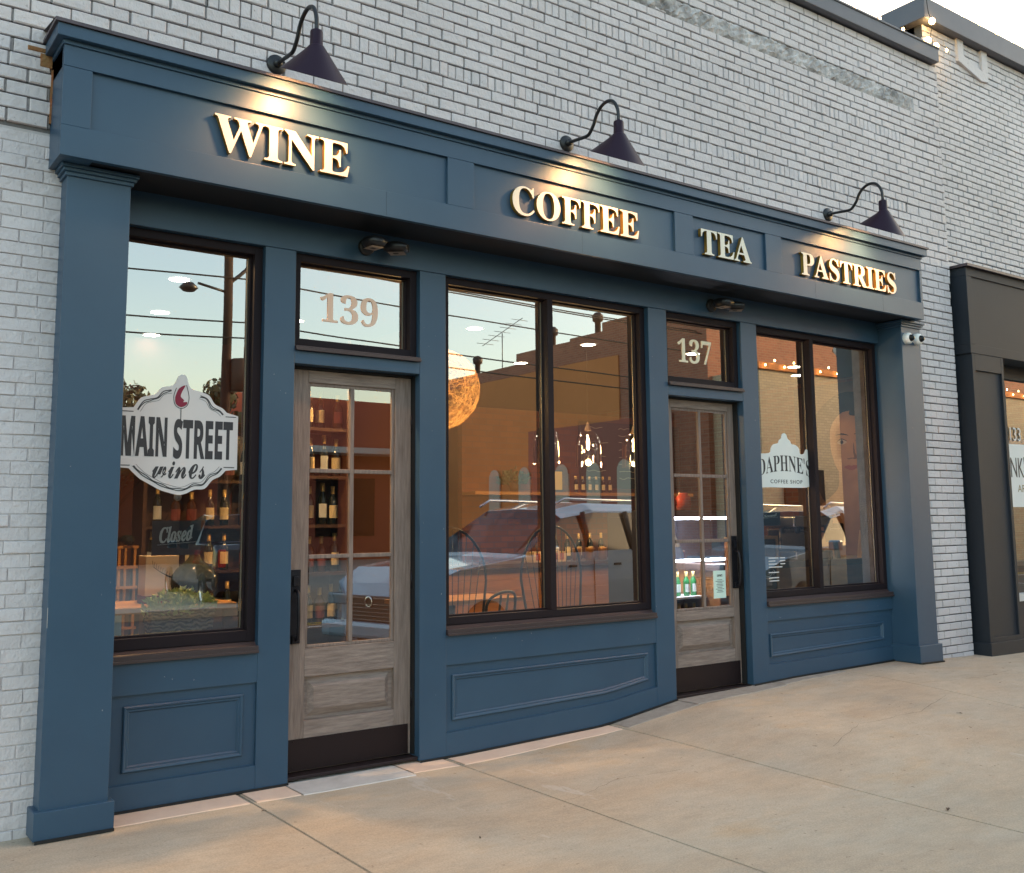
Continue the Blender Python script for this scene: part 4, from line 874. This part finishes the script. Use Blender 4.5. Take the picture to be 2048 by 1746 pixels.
# hanging kraft bag / menu boards
b = MB(); b.box(6.3, 8.2, 4.85, 4.895, 1.98, 2.9); mb_ = tag(b.build('menu_board', mat('chalkboard', (.012, .012, .014), .7)), 'black chalk menu board behind the right door', 'menu board')
b = MB()
for k in range(8):
    z = 2.82-.1*k
    for q in range(3): x = 6.4+.6*q; stroke(b, smooth_poly([(x+.05*j, z+random.uniform(-.012, .012)) for j in range(random.randint(4, 9))], 2, False), .008, 4.848)
b.build('chalk_writing', mat('chalk', (.45, .35, .2), .9), mb_)
text('lettering', 'MENU', 6.9, 7.4, 2.78, 2.86, 4.845, mat('chalk', (.45, .35, .2), .9), mb_) if False else None
# espresso machine, till and bags at the right window
EM = empty('espresso_machine', (6.2, 1.15, 1.10), 'chrome and white espresso machine behind the right window', 'coffee machine')
b = MB(); b.box(-.3, .3, -.2, .2, .0, .1); b.box(-.28, .28, .02, .2, .1, .34); b.box(-.32, .32, -.2, .2, .34, .46); b.build('body', mat('chrome', (.6, .6, .62), .18, metal=1), EM, bevel=.02)
for x in (-.13, .13): b = MB(); b.lathe([(.03, 0), (.03, -.05), (.02, -.06), (0, -.06)], (x, -.08, .34), 14); b.tube([(x, -.1, .30), (x, -.26, .29)], .01, 8); b.build('group_head', M_GOOSE, EM)
b = MB(); b.box(4.75, 8.6, .95, 1.6, 1.04, 1.10); bc = tag(b.build('bar_counter', M_DWOOD), 'dark bar counter running behind the right window', 'counter'); b = MB(); b.box(4.8, 8.55, 1.0, 1.55, FZ, 1.04); b.build('front', mat('orange_pine', (.4, .2, .05)), bc)
b = MB(); b.box(-.12, .12, -.01, .01, 0, .2); tl = tag(b.build('till_screen', M_GOOSE), 'black till screen on the bar counter', 'screen'); tl.location = (6.75, 1.1, 1.28); tl.rotation_euler = (R_(-12), 0, R_(-20))
b = MB(); b.box(-.02, .02, .0, .04, -.18, .02); b.build('stand', M_GOOSE, tl); b = MB(); b.box(-.06, .06, -.0125, -.0105, .13, .15); b.build('logo_bar', M_WHITE, tl)
bag = MB(); bag.add([(-.12, -.07, 0), (.12, -.07, 0), (.12, .07, 0), (-.12, .07, 0), (-.11, -.03, .3), (.12, -.02, .31), (.12, .02, .31), (-.11, .03, .3)], [(3, 2, 1, 0), (0, 1, 5, 4), (1, 2, 6, 5), (2, 3, 7, 6), (3, 0, 4, 7), (4, 5, 6, 7)])
bo = tag(bag.build('paper_bag', mat('pale_kraft', (.6, .42, .28), .8, bump=.4, bscale=12)), 'pale paper bag on the bar counter', 'bag'); bo.location = (7.25, 1.05, 1.1)
# chalk easel sign with pink writing
ES = empty('easel_board', (4.95, .62, .62), 'pine framed chalkboard with pink writing behind the right window', 'chalkboard')
b = MB(); b.box(-.42, .22, 0, .02, .25, .72); b.build('board', mat('chalkboard', (.012, .012, .014), .7), ES)
b = MB(); b.box(-.45, -.42, -.01, .03, .22, .75); b.box(.22, .25, -.01, .03, .22, .75); b.box(-.42, .22, -.01, .03, .72, .75); b.box(-.42, .22, -.01, .03, .22, .25); b.build('frame', M_PINE, ES)
b = MB()
for k in range(3): stroke(b, smooth_poly([(-.36+.028*j, .55-.09*k+random.uniform(-.014, .014)) for j in range(13)], 3, False), .007, -.002)
b.build('pink_writing', mat('pink_chalk', (.6, .04, .16), .8), ES)
b = MB(); stroke(b, arc(.1, .42, .06, .05, 180, 360, 14), .005, -.002); stroke(b, arc(.17, .41, .025, .02, -90, 90, 8), .004, -.002); stroke(b, [(.03, .36), (.18, .36)], .004, -.002); b.build('cup_drawing', M_WHITE, ES)
# mural of a dark haired woman on the brick wall
MU = empty('mural', (10.195, 0, 0), 'large portrait print of a dark haired woman on the far brick wall', 'picture')
def flatx(name, pts, x, m):
    b = MB(); b.add([(x, p[0], p[1]) for p in pts], [tuple(range(len(pts)))]); b.add([(x+.003, p[0], p[1]) for p in pts], [tuple(range(len(pts)))[::-1]]); return b.build(name, m, MU)
flatx('backing', [(2.3, 1.0), (4.3, 1.0), (4.3, 3.55), (2.3, 3.55)], -.004, mat('umber_print', (.11, .06, .04), .8, c2=(.16, .09, .055), scale=3))
skin = mat('print_skin', (.36, .19, .11), .8, c2=(.24, .115, .065), scale=2.2, detail=2); hair = mat('print_hair', (.016, .010, .014), .8, c2=(.04, .022, .02), scale=9, stretch=(1, 1, .3))
flatx('hair', smooth_poly([(2.75, 1.7), (3.0, 1.95), (3.75, 1.75), (3.98, 2.3), (4.0, 2.9), (3.75, 3.25), (3.35, 3.4), (2.9, 3.25), (2.68, 2.8), (2.62, 2.2)], 4), -.012, hair)
flatx('shoulders', smooth_poly([(2.4, 1.02), (4.25, 1.02), (4.2, 1.5), (3.75, 1.82), (3.55, 2.0), (3.5, 2.3), (3.15, 2.3), (3.1, 2.0), (2.85, 1.8), (2.5, 1.55)], 4), -.016, skin)
flatx('face', smooth_poly([(3.28, 2.06), (3.46, 2.14), (3.60, 2.36), (3.66, 2.66), (3.62, 2.92), (3.42, 3.1), (3.12, 3.08), (2.96, 2.9), (2.94, 2.6), (3.0, 2.32), (3.12, 2.14)], 4), -.020, skin)
shd = mat('print_shadow', (.13, .06, .04), .8)
for k, yy in enumerate((3.12, 3.45)):
    flatx('eye', smooth_poly([(yy-.085, 2.655), (yy-.03, 2.69), (yy+.03, 2.69), (yy+.085, 2.65), (yy+.02, 2.625), (yy-.04, 2.628)], 4), -.024, mat('print_eye_white', (.4, .32, .26), .8)); flatx('iris', arc(yy, 2.657, .03, .03, 0, 345, 16), -.026, hair)
    flatx('lid', smooth_poly([(yy-.1, 2.66), (yy-.03, 2.705), (yy+.04, 2.705), (yy+.1, 2.655), (yy+.035, 2.69), (yy-.03, 2.69)], 3), -.028, hair); flatx('brow', smooth_poly([(yy-.12, 2.75), (yy, 2.79), (yy+.12, 2.76), (yy, 2.765)], 4), -.024, hair)
flatx('nose', smooth_poly([(3.25, 2.64), (3.235, 2.5), (3.2, 2.42), (3.24, 2.395), (3.29, 2.405), (3.35, 2.395), (3.38, 2.42), (3.36, 2.41), (3.29, 2.42), (3.25, 2.42), (3.262, 2.5)], 3), -.024, shd)
flatx('mouth', smooth_poly([(3.18, 2.285), (3.25, 2.31), (3.3, 2.30), (3.35, 2.312), (3.43, 2.285), (3.3, 2.235)], 4), -.024, mat('print_lips', (.24, .06, .05), .8))
flatx('fringe', smooth_poly([(2.86, 2.5), (2.9, 2.95), (3.1, 3.02), (3.3, 3.06), (3.15, 3.25), (2.8, 3.1)], 4), -.030, hair)

# spindle hoop back chairs in the middle window
def hoop_chair(label, x, y, rz, cushion):
    H = empty('hoop_back_chair', (x, y, FZ), label, 'chair', 'black spindle chairs in the middle window', rz)
    b = MB(); b.lathe([(0, .42), (.25, .42), (.27, .435), (.26, .45), (0, .45)], (0, 0, 0), 24); b.build('seat', M_GOOSE, H)
    b = MB(); hp = [(.34*math.cos(R_(a)), -.2, .95+.42*math.sin(R_(a))) for a in range(0, 181, 12)]; b.tube([(.27, -.16, .45)]+hp+[(-.27, -.16, .45)], .011, 8); b.build('hoop', M_GOOSE, H)
    b = MB()
    for i in range(11):
        t = -1+2*(i+.5)/11; a = math.acos(t*.98); b.tube([(.2*t, -.15, .45), (.33*math.cos(a), -.2, .95+.41*math.sin(a))], .004, 5)
    b.build('spindles', M_GOOSE, H)
    for sx in (-1, 1):
        for sy in (-1, 1): b = MB(); b.tube([(.2*sx, .18*sy, .43), (.25*sx, .23*sy, 0)], [.014, .01], 8); b.build('leg', M_GOOSE, H)
    b = MB(); vs = []
    if cushion == 'stripe':
        prof = [(0, .46), (.2, .46), (.235, .50), (.22, .55), (.1, .575), (0, .58)]; b.lathe(prof, (0, 0, .0), 24)
        m = mat('striped_cloth', (.6, .6, .58), .9); n = m.node_tree; wv = n.nodes.new('ShaderNodeTexWave'); wv.inputs['Scale'].default_value = 9; wv.bands_direction = 'Z'; tc = n.nodes.new('ShaderNodeTexCoord'); n.links.new(tc.outputs['Object'], wv.inputs[0])
        cr = n.nodes.new('ShaderNodeValToRGB'); cr.color_ramp.elements[0].color = (.04, .06, .08, 1); cr.color_ramp.elements[1].color = (.62, .6, .55, 1); cr.color_ramp.elements[0].position = .35; cr.color_ramp.elements[1].position = .5; n.links.new(wv.outputs[0], cr.inputs[0]); n.links.new(cr.outputs[0], n.nodes['Principled BSDF'].inputs['Base Color'])
        b.build('cushion', m, H)
    else:
        b = leafmesh(900, (.26, .24, .05), .45, .05, .9); b.build('sheepskin', mat('cream_sheepskin', (.62, .52, .36), .95), H)
hoop_chair('black hoop back chair with a cream sheepskin in the middle window', 1.66, .78, R_(168), 'fur'); hoop_chair('black hoop back chair with a striped cushion in the middle window', 2.72, .72, R_(185), 'stripe')
CTB = empty('cafe_table', (2.25, 1.75, FZ), 'square timber cafe table behind the middle window', 'table')
b = MB(); b.box(-.5, .55, -.3, .3, .72, .755); b.build('tabletop', M_PINE, CTB); b = MB(); b.tube([(0, 0, 0), (0, 0, .72)], .03, 12); b.box(-.25, .25, -.03, .03, 0, .03); b.box(-.03, .03, -.25, .25, .031, .05); b.build('pedestal', M_GOOSE, CTB)
MC = empty('metal_chair', (2.15, 1.15, FZ), 'black metal cafe chair at the timber table', 'chair', None, R_(20))
b = MB(); b.box(-.18, .18, -.18, .18, .44, .455); b.build('seat', M_GOOSE, MC, bevel=.01); b = MB(); b.tube(smooth_poly([(-.18, -.17, .45), (-.2, -.2, .75), (-.1, -.24, .84), (.1, -.24, .84), (.2, -.2, .75), (.18, -.17, .45)], 4, False), .012, 8); b.tube([(-.05, -.18, .45), (-.05, -.235, .83)], .01, 6); b.tube([(.05, -.18, .45), (.05, -.235, .83)], .01, 6); b.build('backrest', M_GOOSE, MC)
for sx in (-1, 1):
    for sy in (-1, 1): b = MB(); b.tube([(.16*sx, .16*sy, .45), (.21*sx, .21*sy, 0)], [.016, .011], 8); b.build('leg', M_GOOSE, MC)

# ------------------------------------------------------------------ across the street (seen mirrored in the glass); y is negative
M_SB = redbrick('street_brick', (.36, .13, .07), (.26, .09, .05), (.30, .19, .13), 1.1)
M_STU = mat('umber_stucco', (.58, .22, .07), .9, c2=(.50, .19, .06), scale=.6)
OB = empty('corner_building', (0, 0, 0), 'tall red brick corner building across the street, with a stepped parapet', 'building')
b = MB()
for (y0, y1, z1) in ((-15.0, -19.8, 8.35), (-19.8, -21.6, 8.05), (-21.6, -24.9, 7.95), (-24.9, -33, 7.55)): b.box(20, 48, y1, y0, -.15, z1)
b.build('wall', M_SB, OB)
b = MB(); b.box(19.95, 20.0, -32.5, -19.0, -.15, 7.1); b.build('stucco_face', M_STU, OB)
b = MB(); b.box(19.90, 19.95, -24.0, -16.5, -.15, 4.9); b.build('lower_stucco', mat('maroon_stucco', (.26, .095, .07), .9), OB)
for (yy, z) in ((-20.6, 8.05), (-23.2, 7.95), (-17.8, 8.35), (-28.3, 7.55)):
    b = MB(); b.lathe([(.11, 0), (.11, .5), (.19, .55), (.2, .75), (.1, .85), (0, .85)], (20.5, yy, z), 14); b.build('roof_vent', mat('vent_metal', (.05, .04, .04), .6, metal=.5), OB)
for yy in (-18.7, -20.3, -22.0, -24.2, -26.2):
    b = MB(); pp = [(.45*math.cos(R_(a)), .45*math.sin(R_(a))) for a in range(0, 181, 20)]
    b.box(19.84, 19.90, yy-.36, yy+.36, 1.3, 3.2); vs = [(19.84, yy+p[0]*.8, 3.2+p[1]*.8) for p in pp]; b.add(vs, [tuple(range(len(vs)))]); b.build('blind_arch', mat('cream_render', (.42, .38, .30), .8), OB)
# beige shop building facing the street with festoon lights
BB = empty('beige_shop', (0, 0, 0), 'low beige brick shop across the street, with a blue fascia sign', 'building')
b = MB(); b.box(20.2, 44, -15.0, -13.2, -.15, 5.9); b.build('wall', redbrick('beige_brick', (.55, .43, .28), (.47, .36, .23), (.38, .3, .2), 1.1), BB)
b = MB(); b.box(20.1, 44, -13.35, -13.1, 5.9, 6.1); b.build('cornice', M_STU, BB)
b = MB(); b.box(24, 40, -13.2, -13.1, 3.5, 4.4); fs = b.build('fascia', mat('denim_blue', (.03, .035, .07), .6), BB)
o = text('lettering', 'Family Dental', -40, -26, 3.7, 4.2, -13.095, M_WHITE, fs, plane='-y') if False else text('lettering', 'y Dental', -38, -30.2, 3.62, 4.28, -13.095, M_WHITE, fs, plane='-y')
for x in (22.0, 25.5, 30, 36, 41): b = MB(); b.box(x-.9, x+.9, -13.19, -13.14, .4, 3.0); b.build('window', M_DARKG, BB)
c0 = None
for i in range(44):
    c = fb.copy(); c.data = fb.data; COL.objects.link(c); c.location = (20.3+.42*i, -13.02, 6.16 if i % 2 else 6.0); c.scale = (1.7, 1.7, 1.7); c['label'] = 'warm festoon bulb on the cornice of the beige shop across the street'; c['group'] = 'festoon bulbs across the street'
# red brick wing further back
RW = empty('red_wing', (0, 0, 0), 'low dark red building far back across the street', 'building')
b = MB(); b.box(11.5, 19.6, -40, -33.5, -.15, 6.9); b.build('wall', mat('oxblood_render', (.34, .085, .05), .9, c2=(.28, .07, .045), scale=.5), RW)
b = MB(); b.box(11.0, 19.9, -33.6, -32.0, 4.5, 4.75); b.build('awning', mat('pale_awning', (.5, .5, .48), .7), RW)
for x in (12.6, 14.4, 16.2, 18): b = MB(); b.box(x-.5, x+.5, -33.52, -33.42, 1.0, 3.5); b.build('window', M_DARKG, RW)
LWB = empty('dark_shed', (0, 0, 0), 'low dark brown shed at the far left across the street', 'building')
b = MB(); b.box(1.5, 10.8, -44, -36, -.15, 4.2); b.build('wall', mat('umber_board', (.10, .045, .03), .9), LWB)
b = MB(); b.prism([(1.2, 4.2), (11.1, 4.2), (9.5, 5.6), (2.8, 5.6)], -44.3, -35.7); b.build('roof', mat('dull_shingle', (.08, .05, .04), .9), LWB)

M_LEAF = mat('street_tree_leaf', (.045, .06, .02), .7, c2=(.09, .08, .03), scale=2)
M_BARK = mat('bark', (.07, .045, .03), .9)
def tree(label, x, y, h, rad):
    T = empty('street_tree', (x, y, -.15), label, 'tree', 'trees across the street')
    b = MB(); b.tube([(0, 0, 0), (.05, .02, h*.3), (0, .05, h*.6)], [.22, .16, .09], 10)
    for k in range(5): a = k*1.3; b.tube([(0, 0, h*(.35+.04*k)), (rad*.6*math.cos(a), rad*.6*math.sin(a), h*(.6+.05*k))], [.09, .03], 6)
    b.build('trunk', M_BARK, T)
    b = MB()
    for _ in range(26):
        a = random.uniform(0, 6.28); t = random.random()**.5; c = Vector((rad*.75*t*math.cos(a), rad*.75*t*math.sin(a), h*(.5+.42*random.random()))); r = rad*random.uniform(.22, .42)
        for _ in range(110):
            d = Vector((random.gauss(0, 1), random.gauss(0, 1), random.gauss(0, 1))).normalized(); p = c+d*r*random.random()**.4; s = d.orthogonal().normalized()*.11; q = s.cross(d).normalized()*.11
            b.add([p-s, p+q, p+s, p-q], [(0, 1, 2, 3)])
    b.build('crown', M_LEAF, T)
tree('dark leafy tree across the street, at the left edge of the left window', 6.2, -32, 7.2, 2.4); tree('dark leafy tree across the street, just left of the utility pole', 8.2, -36, 6.6, 2.2)
tree('dark leafy tree across the street, right of the utility pole', 10.9, -31, 7.4, 1.6)

# utility poles, street lights and wires
UP = empty('utility_pole', (5.2, -15.4, -.15), 'tall wooden utility pole with two street lights, mirrored in the left window', 'utility pole')
b = MB(); b.tube([(0, 0, 0), (0, 0, 11)], [.115, .085], 14); b.build('pole', mat('creosoted_wood', (.04, .02, .012), .9, c2=(.025, .012, .008), scale=6), UP)
b = MB(); b.tube([(0, 0, 6.8), (-.7, .1, 6.9)], .03, 8); b.build('bracket', M_GOOSE, UP); b = MB(); b.lathe([(0, .1), (.1, .08), (.2, -.03), (.12, -.1), (0, -.1)], (-.9, .1, 6.8), 14); b.build('lamp_head', M_GOOSE, UP)
b = MB(); b.tube(smooth_poly([(0, 0, 7.0), (.5, 0, 7.5), (1.2, 0, 8.6), (1.9, 0, 8.9)], 5, False), .04, 8); b.build('bracket', M_GOOSE, UP); b = MB(); b.box(1.8, 2.5, -.12, .12, 8.82, 8.95); b.build('lamp_head', M_GOOSE, UP)
b = MB(); b.box(-.9, .9, -.06, .06, 9.8, 9.95); b.lathe([(0, 0), (.22, 0), (.22, .7), (0, .7)], (.3, .1, 4.6), 14); b.build('crossarm', M_BARK, UP)
U2 = empty('utility_pole', (9.0, -24, -.15), 'shorter wooden utility pole behind the tall one, in the left window', 'utility pole'); b = MB(); b.tube([(0, 0, 0), (0, 0, 7.2)], [.2, .16], 12); b.build('pole', M_BARK, U2)
for i, (z, dy) in enumerate(((9.9, 0), (9.6, .3), (8.9, .1), (7.7, 0), (7.5, .2), (6.9, .1), (6.0, 0), (5.7, .2))):
    P = []
    for k in range(33):
        x = -20+75*k/32; s = ((k % 11)/11-.5)**2*4; P.append((x, -15.4+dy, z-.35*(1-s)-.1*math.sin(i)))
    b = MB(); b.tube(P, .018, 4); tag(b.build('overhead_wire', M_RUBBER), 'thin black overhead wire crossing the street sky', 'wire', 'overhead wires along the street')
AN = empty('roof_aerial', (20.4, -26.4, 7.55), 'spidery television aerial on the corner building roof', 'aerial')
b = MB(); b.tube([(0, 0, 0), (0, 0, 1.5)], .02, 6); b.build('mast', M_GOOSE, AN); b = MB(); b.tube([(0, -1.4, 1.2), (0, 1.4, 1.9)], .015, 5)
for k in range(7): y = -1.2+.4*k; b.tube([(-.4, y, 1.25+.1*k), (.4, y, 1.25+.1*k)], .01, 4)
b.build('elements', M_GOOSE, AN)

# ---- vehicles
def vehicle(name, label, cat, kind, loc, rz, paint):
    """nose points to local -x; length along x, width y"""
    V = empty(name, loc, label, cat, None, rz)
    if kind == 'suv': L, W, st = 4.9, .97, [(0, .55, .82, .72, .3), (.12, .8, .95, .92, .26), (.5, .93, 1.10, 1.10, .25), (1.35, .96, 1.20, 1.20, .25), (1.55, .96, 1.22, 1.24, .25), (2.35, .97, 1.24, 1.80, .25), (3.0, .97, 1.25, 1.90, .25), (4.2, .97, 1.26, 1.88, .25), (4.72, .95, 1.26, 1.72, .27), (4.88, .90, 1.15, 1.2, .35), (4.92, .8, .9, .92, .45)]
    elif kind == 'pickup': L, W, st = 5.6, .98, [(0, .7, .95, .97, .35), (.12, .9, 1.08, 1.10, .3), (1.4, .97, 1.22, 1.22, .28), (1.6, .97, 1.24, 1.26, .28), (2.2, .97, 1.28, 1.88, .28), (2.7, .97, 1.28, 1.92, .28), (3.7, .97, 1.28, 1.88, .28), (3.85, .97, 1.28, 1.30, .28), (5.5, .97, 1.28, 1.29, .3), (5.6, .93, 1.15, 1.2, .4)]
    else: L, W, st = 4.7, .9, [(0, .6, .62, .64, .28), (.15, .8, .72, .75, .22), (1.2, .9, .88, .90, .2), (1.4, .9, .9, .94, .2), (2.1, .9, .93, 1.36, .2), (2.7, .9, .94, 1.42, .2), (3.3, .9, .95, 1.38, .2), (4.0, .9, .95, 1.02, .2), (4.55, .85, .9, .95, .25), (4.7, .7, .7, .74, .35)]
    b = MB(); rows = []
    for (x, hw, belt, top, lo) in st:
        t = max(0, min(1, (top-belt)/.5)); wr = hw*(1-.22*t)
        rows.append([(x, -hw*.92, lo), (x, -hw, lo+.18), (x, -hw, (lo+belt)/2+.1), (x, -hw*.97, belt), (x, -wr*(.985 if t > .3 else .93), belt+(top-belt)*.8+.0), (x, -wr*.75, top), (x, 0, top+.02)])
    NR = 7; vs = []
    for r in rows: vs += r+[(p[0], -p[1], p[2]) for p in r[::-1][1:]]
    n = 2*NR-1
    fs = []; mi = []
    for i in range(len(rows)-1):
        for k in range(n-1):
            f = (i*n+k, (i+1)*n+k, (i+1)*n+k+1, i*n+k+1); a, c = st[i], st[i+1]
            cabin = (c[3]-c[2] > .3 or a[3]-a[2] > .3)
            side = k in (3, n-1-4); topf = k in (4, 5, n-6, n-7)
            slope = (c[3]-a[3]) if topf else 0
            g = (cabin and side) or (topf and cabin and abs(slope) > .3)
            b.add([vs[q] for q in f], [(0, 1, 2, 3)], 1 if g else 0, False)
    b.add([vs[k] for k in range(n)], [tuple(range(n))], 0); e = (len(rows)-1)*n; b.add([vs[e+k] for k in range(n)], [tuple(range(n))[::-1]], 0)
    body = b.build('body', [paint, M_DARKG], V)
    wm = body.modifiers.new('weld', 'WELD'); wm.merge_threshold = .0005
    bm_ = body.modifiers.new('bevel', 'BEVEL'); bm_.width = .04; bm_.segments = 3; bm_.limit_method = 'ANGLE'; bm_.angle_limit = R_(22)
    for px_ in (.85, L-.95):
        for s in (-1, 1):
            t = MB(); t.lathe([(.22, -.11), (.34, -.11), (.37, -.08), (.37, .08), (.34, .11), (.22, .11)], (px_, s*(W-.1), .37), 28, 'y'); wh = t.build('wheel', mat('tyre_rubber', (.01, .01, .011), .8), V)
            t = MB(); t.lathe([(0, s*.09), (.08, s*.095), (.2, s*.07), (.225, s*.10)], (px_, s*(W-.1), .37), 14, 'y'); t.build('rim', mat('alloy_rim', (.5, .5, .52), .25, metal=1), wh)
    fz_ = .68 if kind != 'sedan' else .5
    t = MB(); t.box(-.03, .03, -.42, .42, fz_-.18, fz_+.12); gr_ = t.build('grille', M_GOOSE, V, bevel=.01)
    t = MB(); t.lathe([(.05, -.04), (.07, -.045), (.07, -.03), (.05, -.03)], (0, 0, fz_+.05), 16, 'x'); t.box(-.045, -.03, -.4, -.08, fz_+.09, fz_+.105); t.box(-.045, -.03, .08, .4, fz_+.09, fz_+.105); t.build('trim', mat('car_chrome', (.7, .7, .7), .12, metal=1), gr_)
    for k in range(5): t = MB(); t.box(-.040, -.031, -.38, .38, fz_-.16+.045*k, fz_-.152+.045*k); t.build('bar', MATS['car_chrome'], gr_)
    for s in (-1, 1): t = MB(); t.box(-.02, .16, s*.62-.2 if s > 0 else s*.62-.18, s*.62+.18 if s > 0 else s*.62+.2, fz_-.0, fz_+.13); t.build('headlight', mat('headlight_glass', (.25, .27, .3), .08), V, bevel=.02)
    for s in (-1, 1): t = MB(); t.box(L-.12, L+.01, s*.8-.08, s*.8+.08, .85, 1.2); t.build('tail_light', mat('red_lens', (.3, .01, .01), .15), V, bevel=.02)
    for s in (-1, 1): t = MB(); t.box(1.72, 1.86, s*(W+.1)-.1, s*(W+.1)+.1, 1.18, 1.34); t.build('mirror', paint, V, bevel=.03)
    t = MB(); t.box(-.09, .1, -.85, .85, .3, .5); t.build('bumper', paint, V, bevel=.05)
    if kind == 'suv':
        t = MB()
        for sgn in (-1, 1):
            for x in (1.78, 2.72, 3.62): t.box(x, x+.012, sgn*(W+.0)-.004, sgn*(W+.0)+.004, .5, 1.16)
            for x in (2.25, 3.15): t.box(x, x+.14, sgn*(W-.01)-.012, sgn*(W-.01)+.012, 1.05, 1.08)
        t.build('door_seams', MATS['black_gasket'], V)
        for sgn in (-1, 1):
            for x in (2.68, 3.58): t = MB(); t.tube([(x, sgn*(W-.015), 1.24), (x+.05, sgn*(W*.80), 1.77)], .035, 6); t.build('pillar', MATS['black_gasket'], V)
            t = MB(); t.tube([(2.3, sgn*.66, 1.86), (2.5, sgn*.68, 1.95), (4.2, sgn*.68, 1.93), (4.45, sgn*.66, 1.84)], .018, 6); t.build('roof_rail', MATS['car_chrome'], V)
    return V
silver = mat('silver_blue_paint', (.34, .42, .50), .14, metal=.15, coat=1)
vehicle('parked_suv', 'silver blue sport utility car parked nose in, mirrored in the middle window', 'car', 'suv', (3.3, -4.95, -.15), R_(-12), silver).scale = (1.12, 1.04, 1.02)
vehicle('parked_suv', 'slate blue sport utility car parked further along, mirrored in the right window', 'car', 'suv', (9.3, -4.9, -.15), R_(-12), mat('slate_blue_paint', (.2, .26, .3), .18, metal=.3, coat=1))
vehicle('pickup_truck', 'black pickup truck seen from behind, mirrored in the left window', 'truck', 'pickup', (6.0, -18.9, -.15), R_(97), mat('black_car_paint', (.012, .012, .02), .12, coat=1))
vehicle('sedan', 'dark saloon car parked across the street at far left', 'car', 'sedan', (-.5, -21, -.15), R_(20), mat('graphite_paint', (.05, .055, .06), .15, metal=.4, coat=1))
# painted parking lines
b = MB()
for i in range(12): x = -8+3.0*i; b.add([(x, -3.9, -.146), (x+.1, -3.9, -.146), (x+1.6, -8.4, -.146), (x+1.5, -8.4, -.146)], [(0, 3, 2, 1)])
b.box(-30, 60, -9.75, -9.65, -.149, -.1455); struct(b.build('road_markings', mat('road_paint', (.6, .6, .56), .7)))
b = MB(); b.box(-30, 60, -10.1, -10.0, -.149, -.1455); b.box(-30, 60, -10.35, -10.25, -.149, -.1455); struct(b.build('centre_line', mat('yellow_road_paint', (.45, .28, .03), .7)))
b = MB(); b.box(-30, 60, -60, -12.8, -.2, 0); b.box(-30, 60, -12.8, -12.6, -.2, .002); struct(b.build('far_pavement', mat('far_concrete', (.28, .25, .21), .9)))

# fallen leaves and litter on the pavement
def leaf(x, y, s, rz, m, lab):
    b = MB(); b.add([(-s, 0, 0), (-.2*s, -.35*s, .25*s), (s, 0, .05*s), (-.1*s, .4*s, .3*s)], [(0, 1, 2, 3)]); b.tube([(s*.9, 0, .05*s), (s*1.4, .1*s, .02*s)], .0012, 4)
    o = tag(b.build('fallen_leaf', m), lab, 'leaf', 'dead leaves on the pavement'); o.location = (x, y, gz(x, y)+.004); o.rotation_euler.z = rz
ml = mat('dead_leaf', (.05, .025, .015), .8); ml2 = mat('tan_leaf', (.2, .12, .07), .8)
LF = [(2.56, -2.62, .03, .4, 0, 'black curled leaf alone in the right foreground'), (.35, -1.5, .016, 1, 0, 'small dark leaf left of the second joint'), (4.6, -1.5, .018, 2, 0, None), (5.3, -1.62, .016, 0, 0, None), (4.3, -1.75, .014, 1, 1, None), (4.0, -1.9, .014, .5, 1, None), (5.9, -1.1, .016, .3, 0, None), (6.2, -.9, .014, 2, 1, None), (6.6, -.75, .014, 1, 1, None), (7.2, -.9, .014, .2, 1, None), (7.0, -.6, .016, .9, 1, None), (7.6, -.7, .014, .3, 1, None), (1.6, -1.1, .01, .3, 1, None), (-.32, -.42, .012, 0, 0, None), (3.2, -1.3, .01, .8, 1, None)]
for x, y, s, rz, k, lab in LF: leaf(x, y, s, rz, ml2 if k else ml, lab or 'tiny dry leaf scrap on the right half of the pavement')
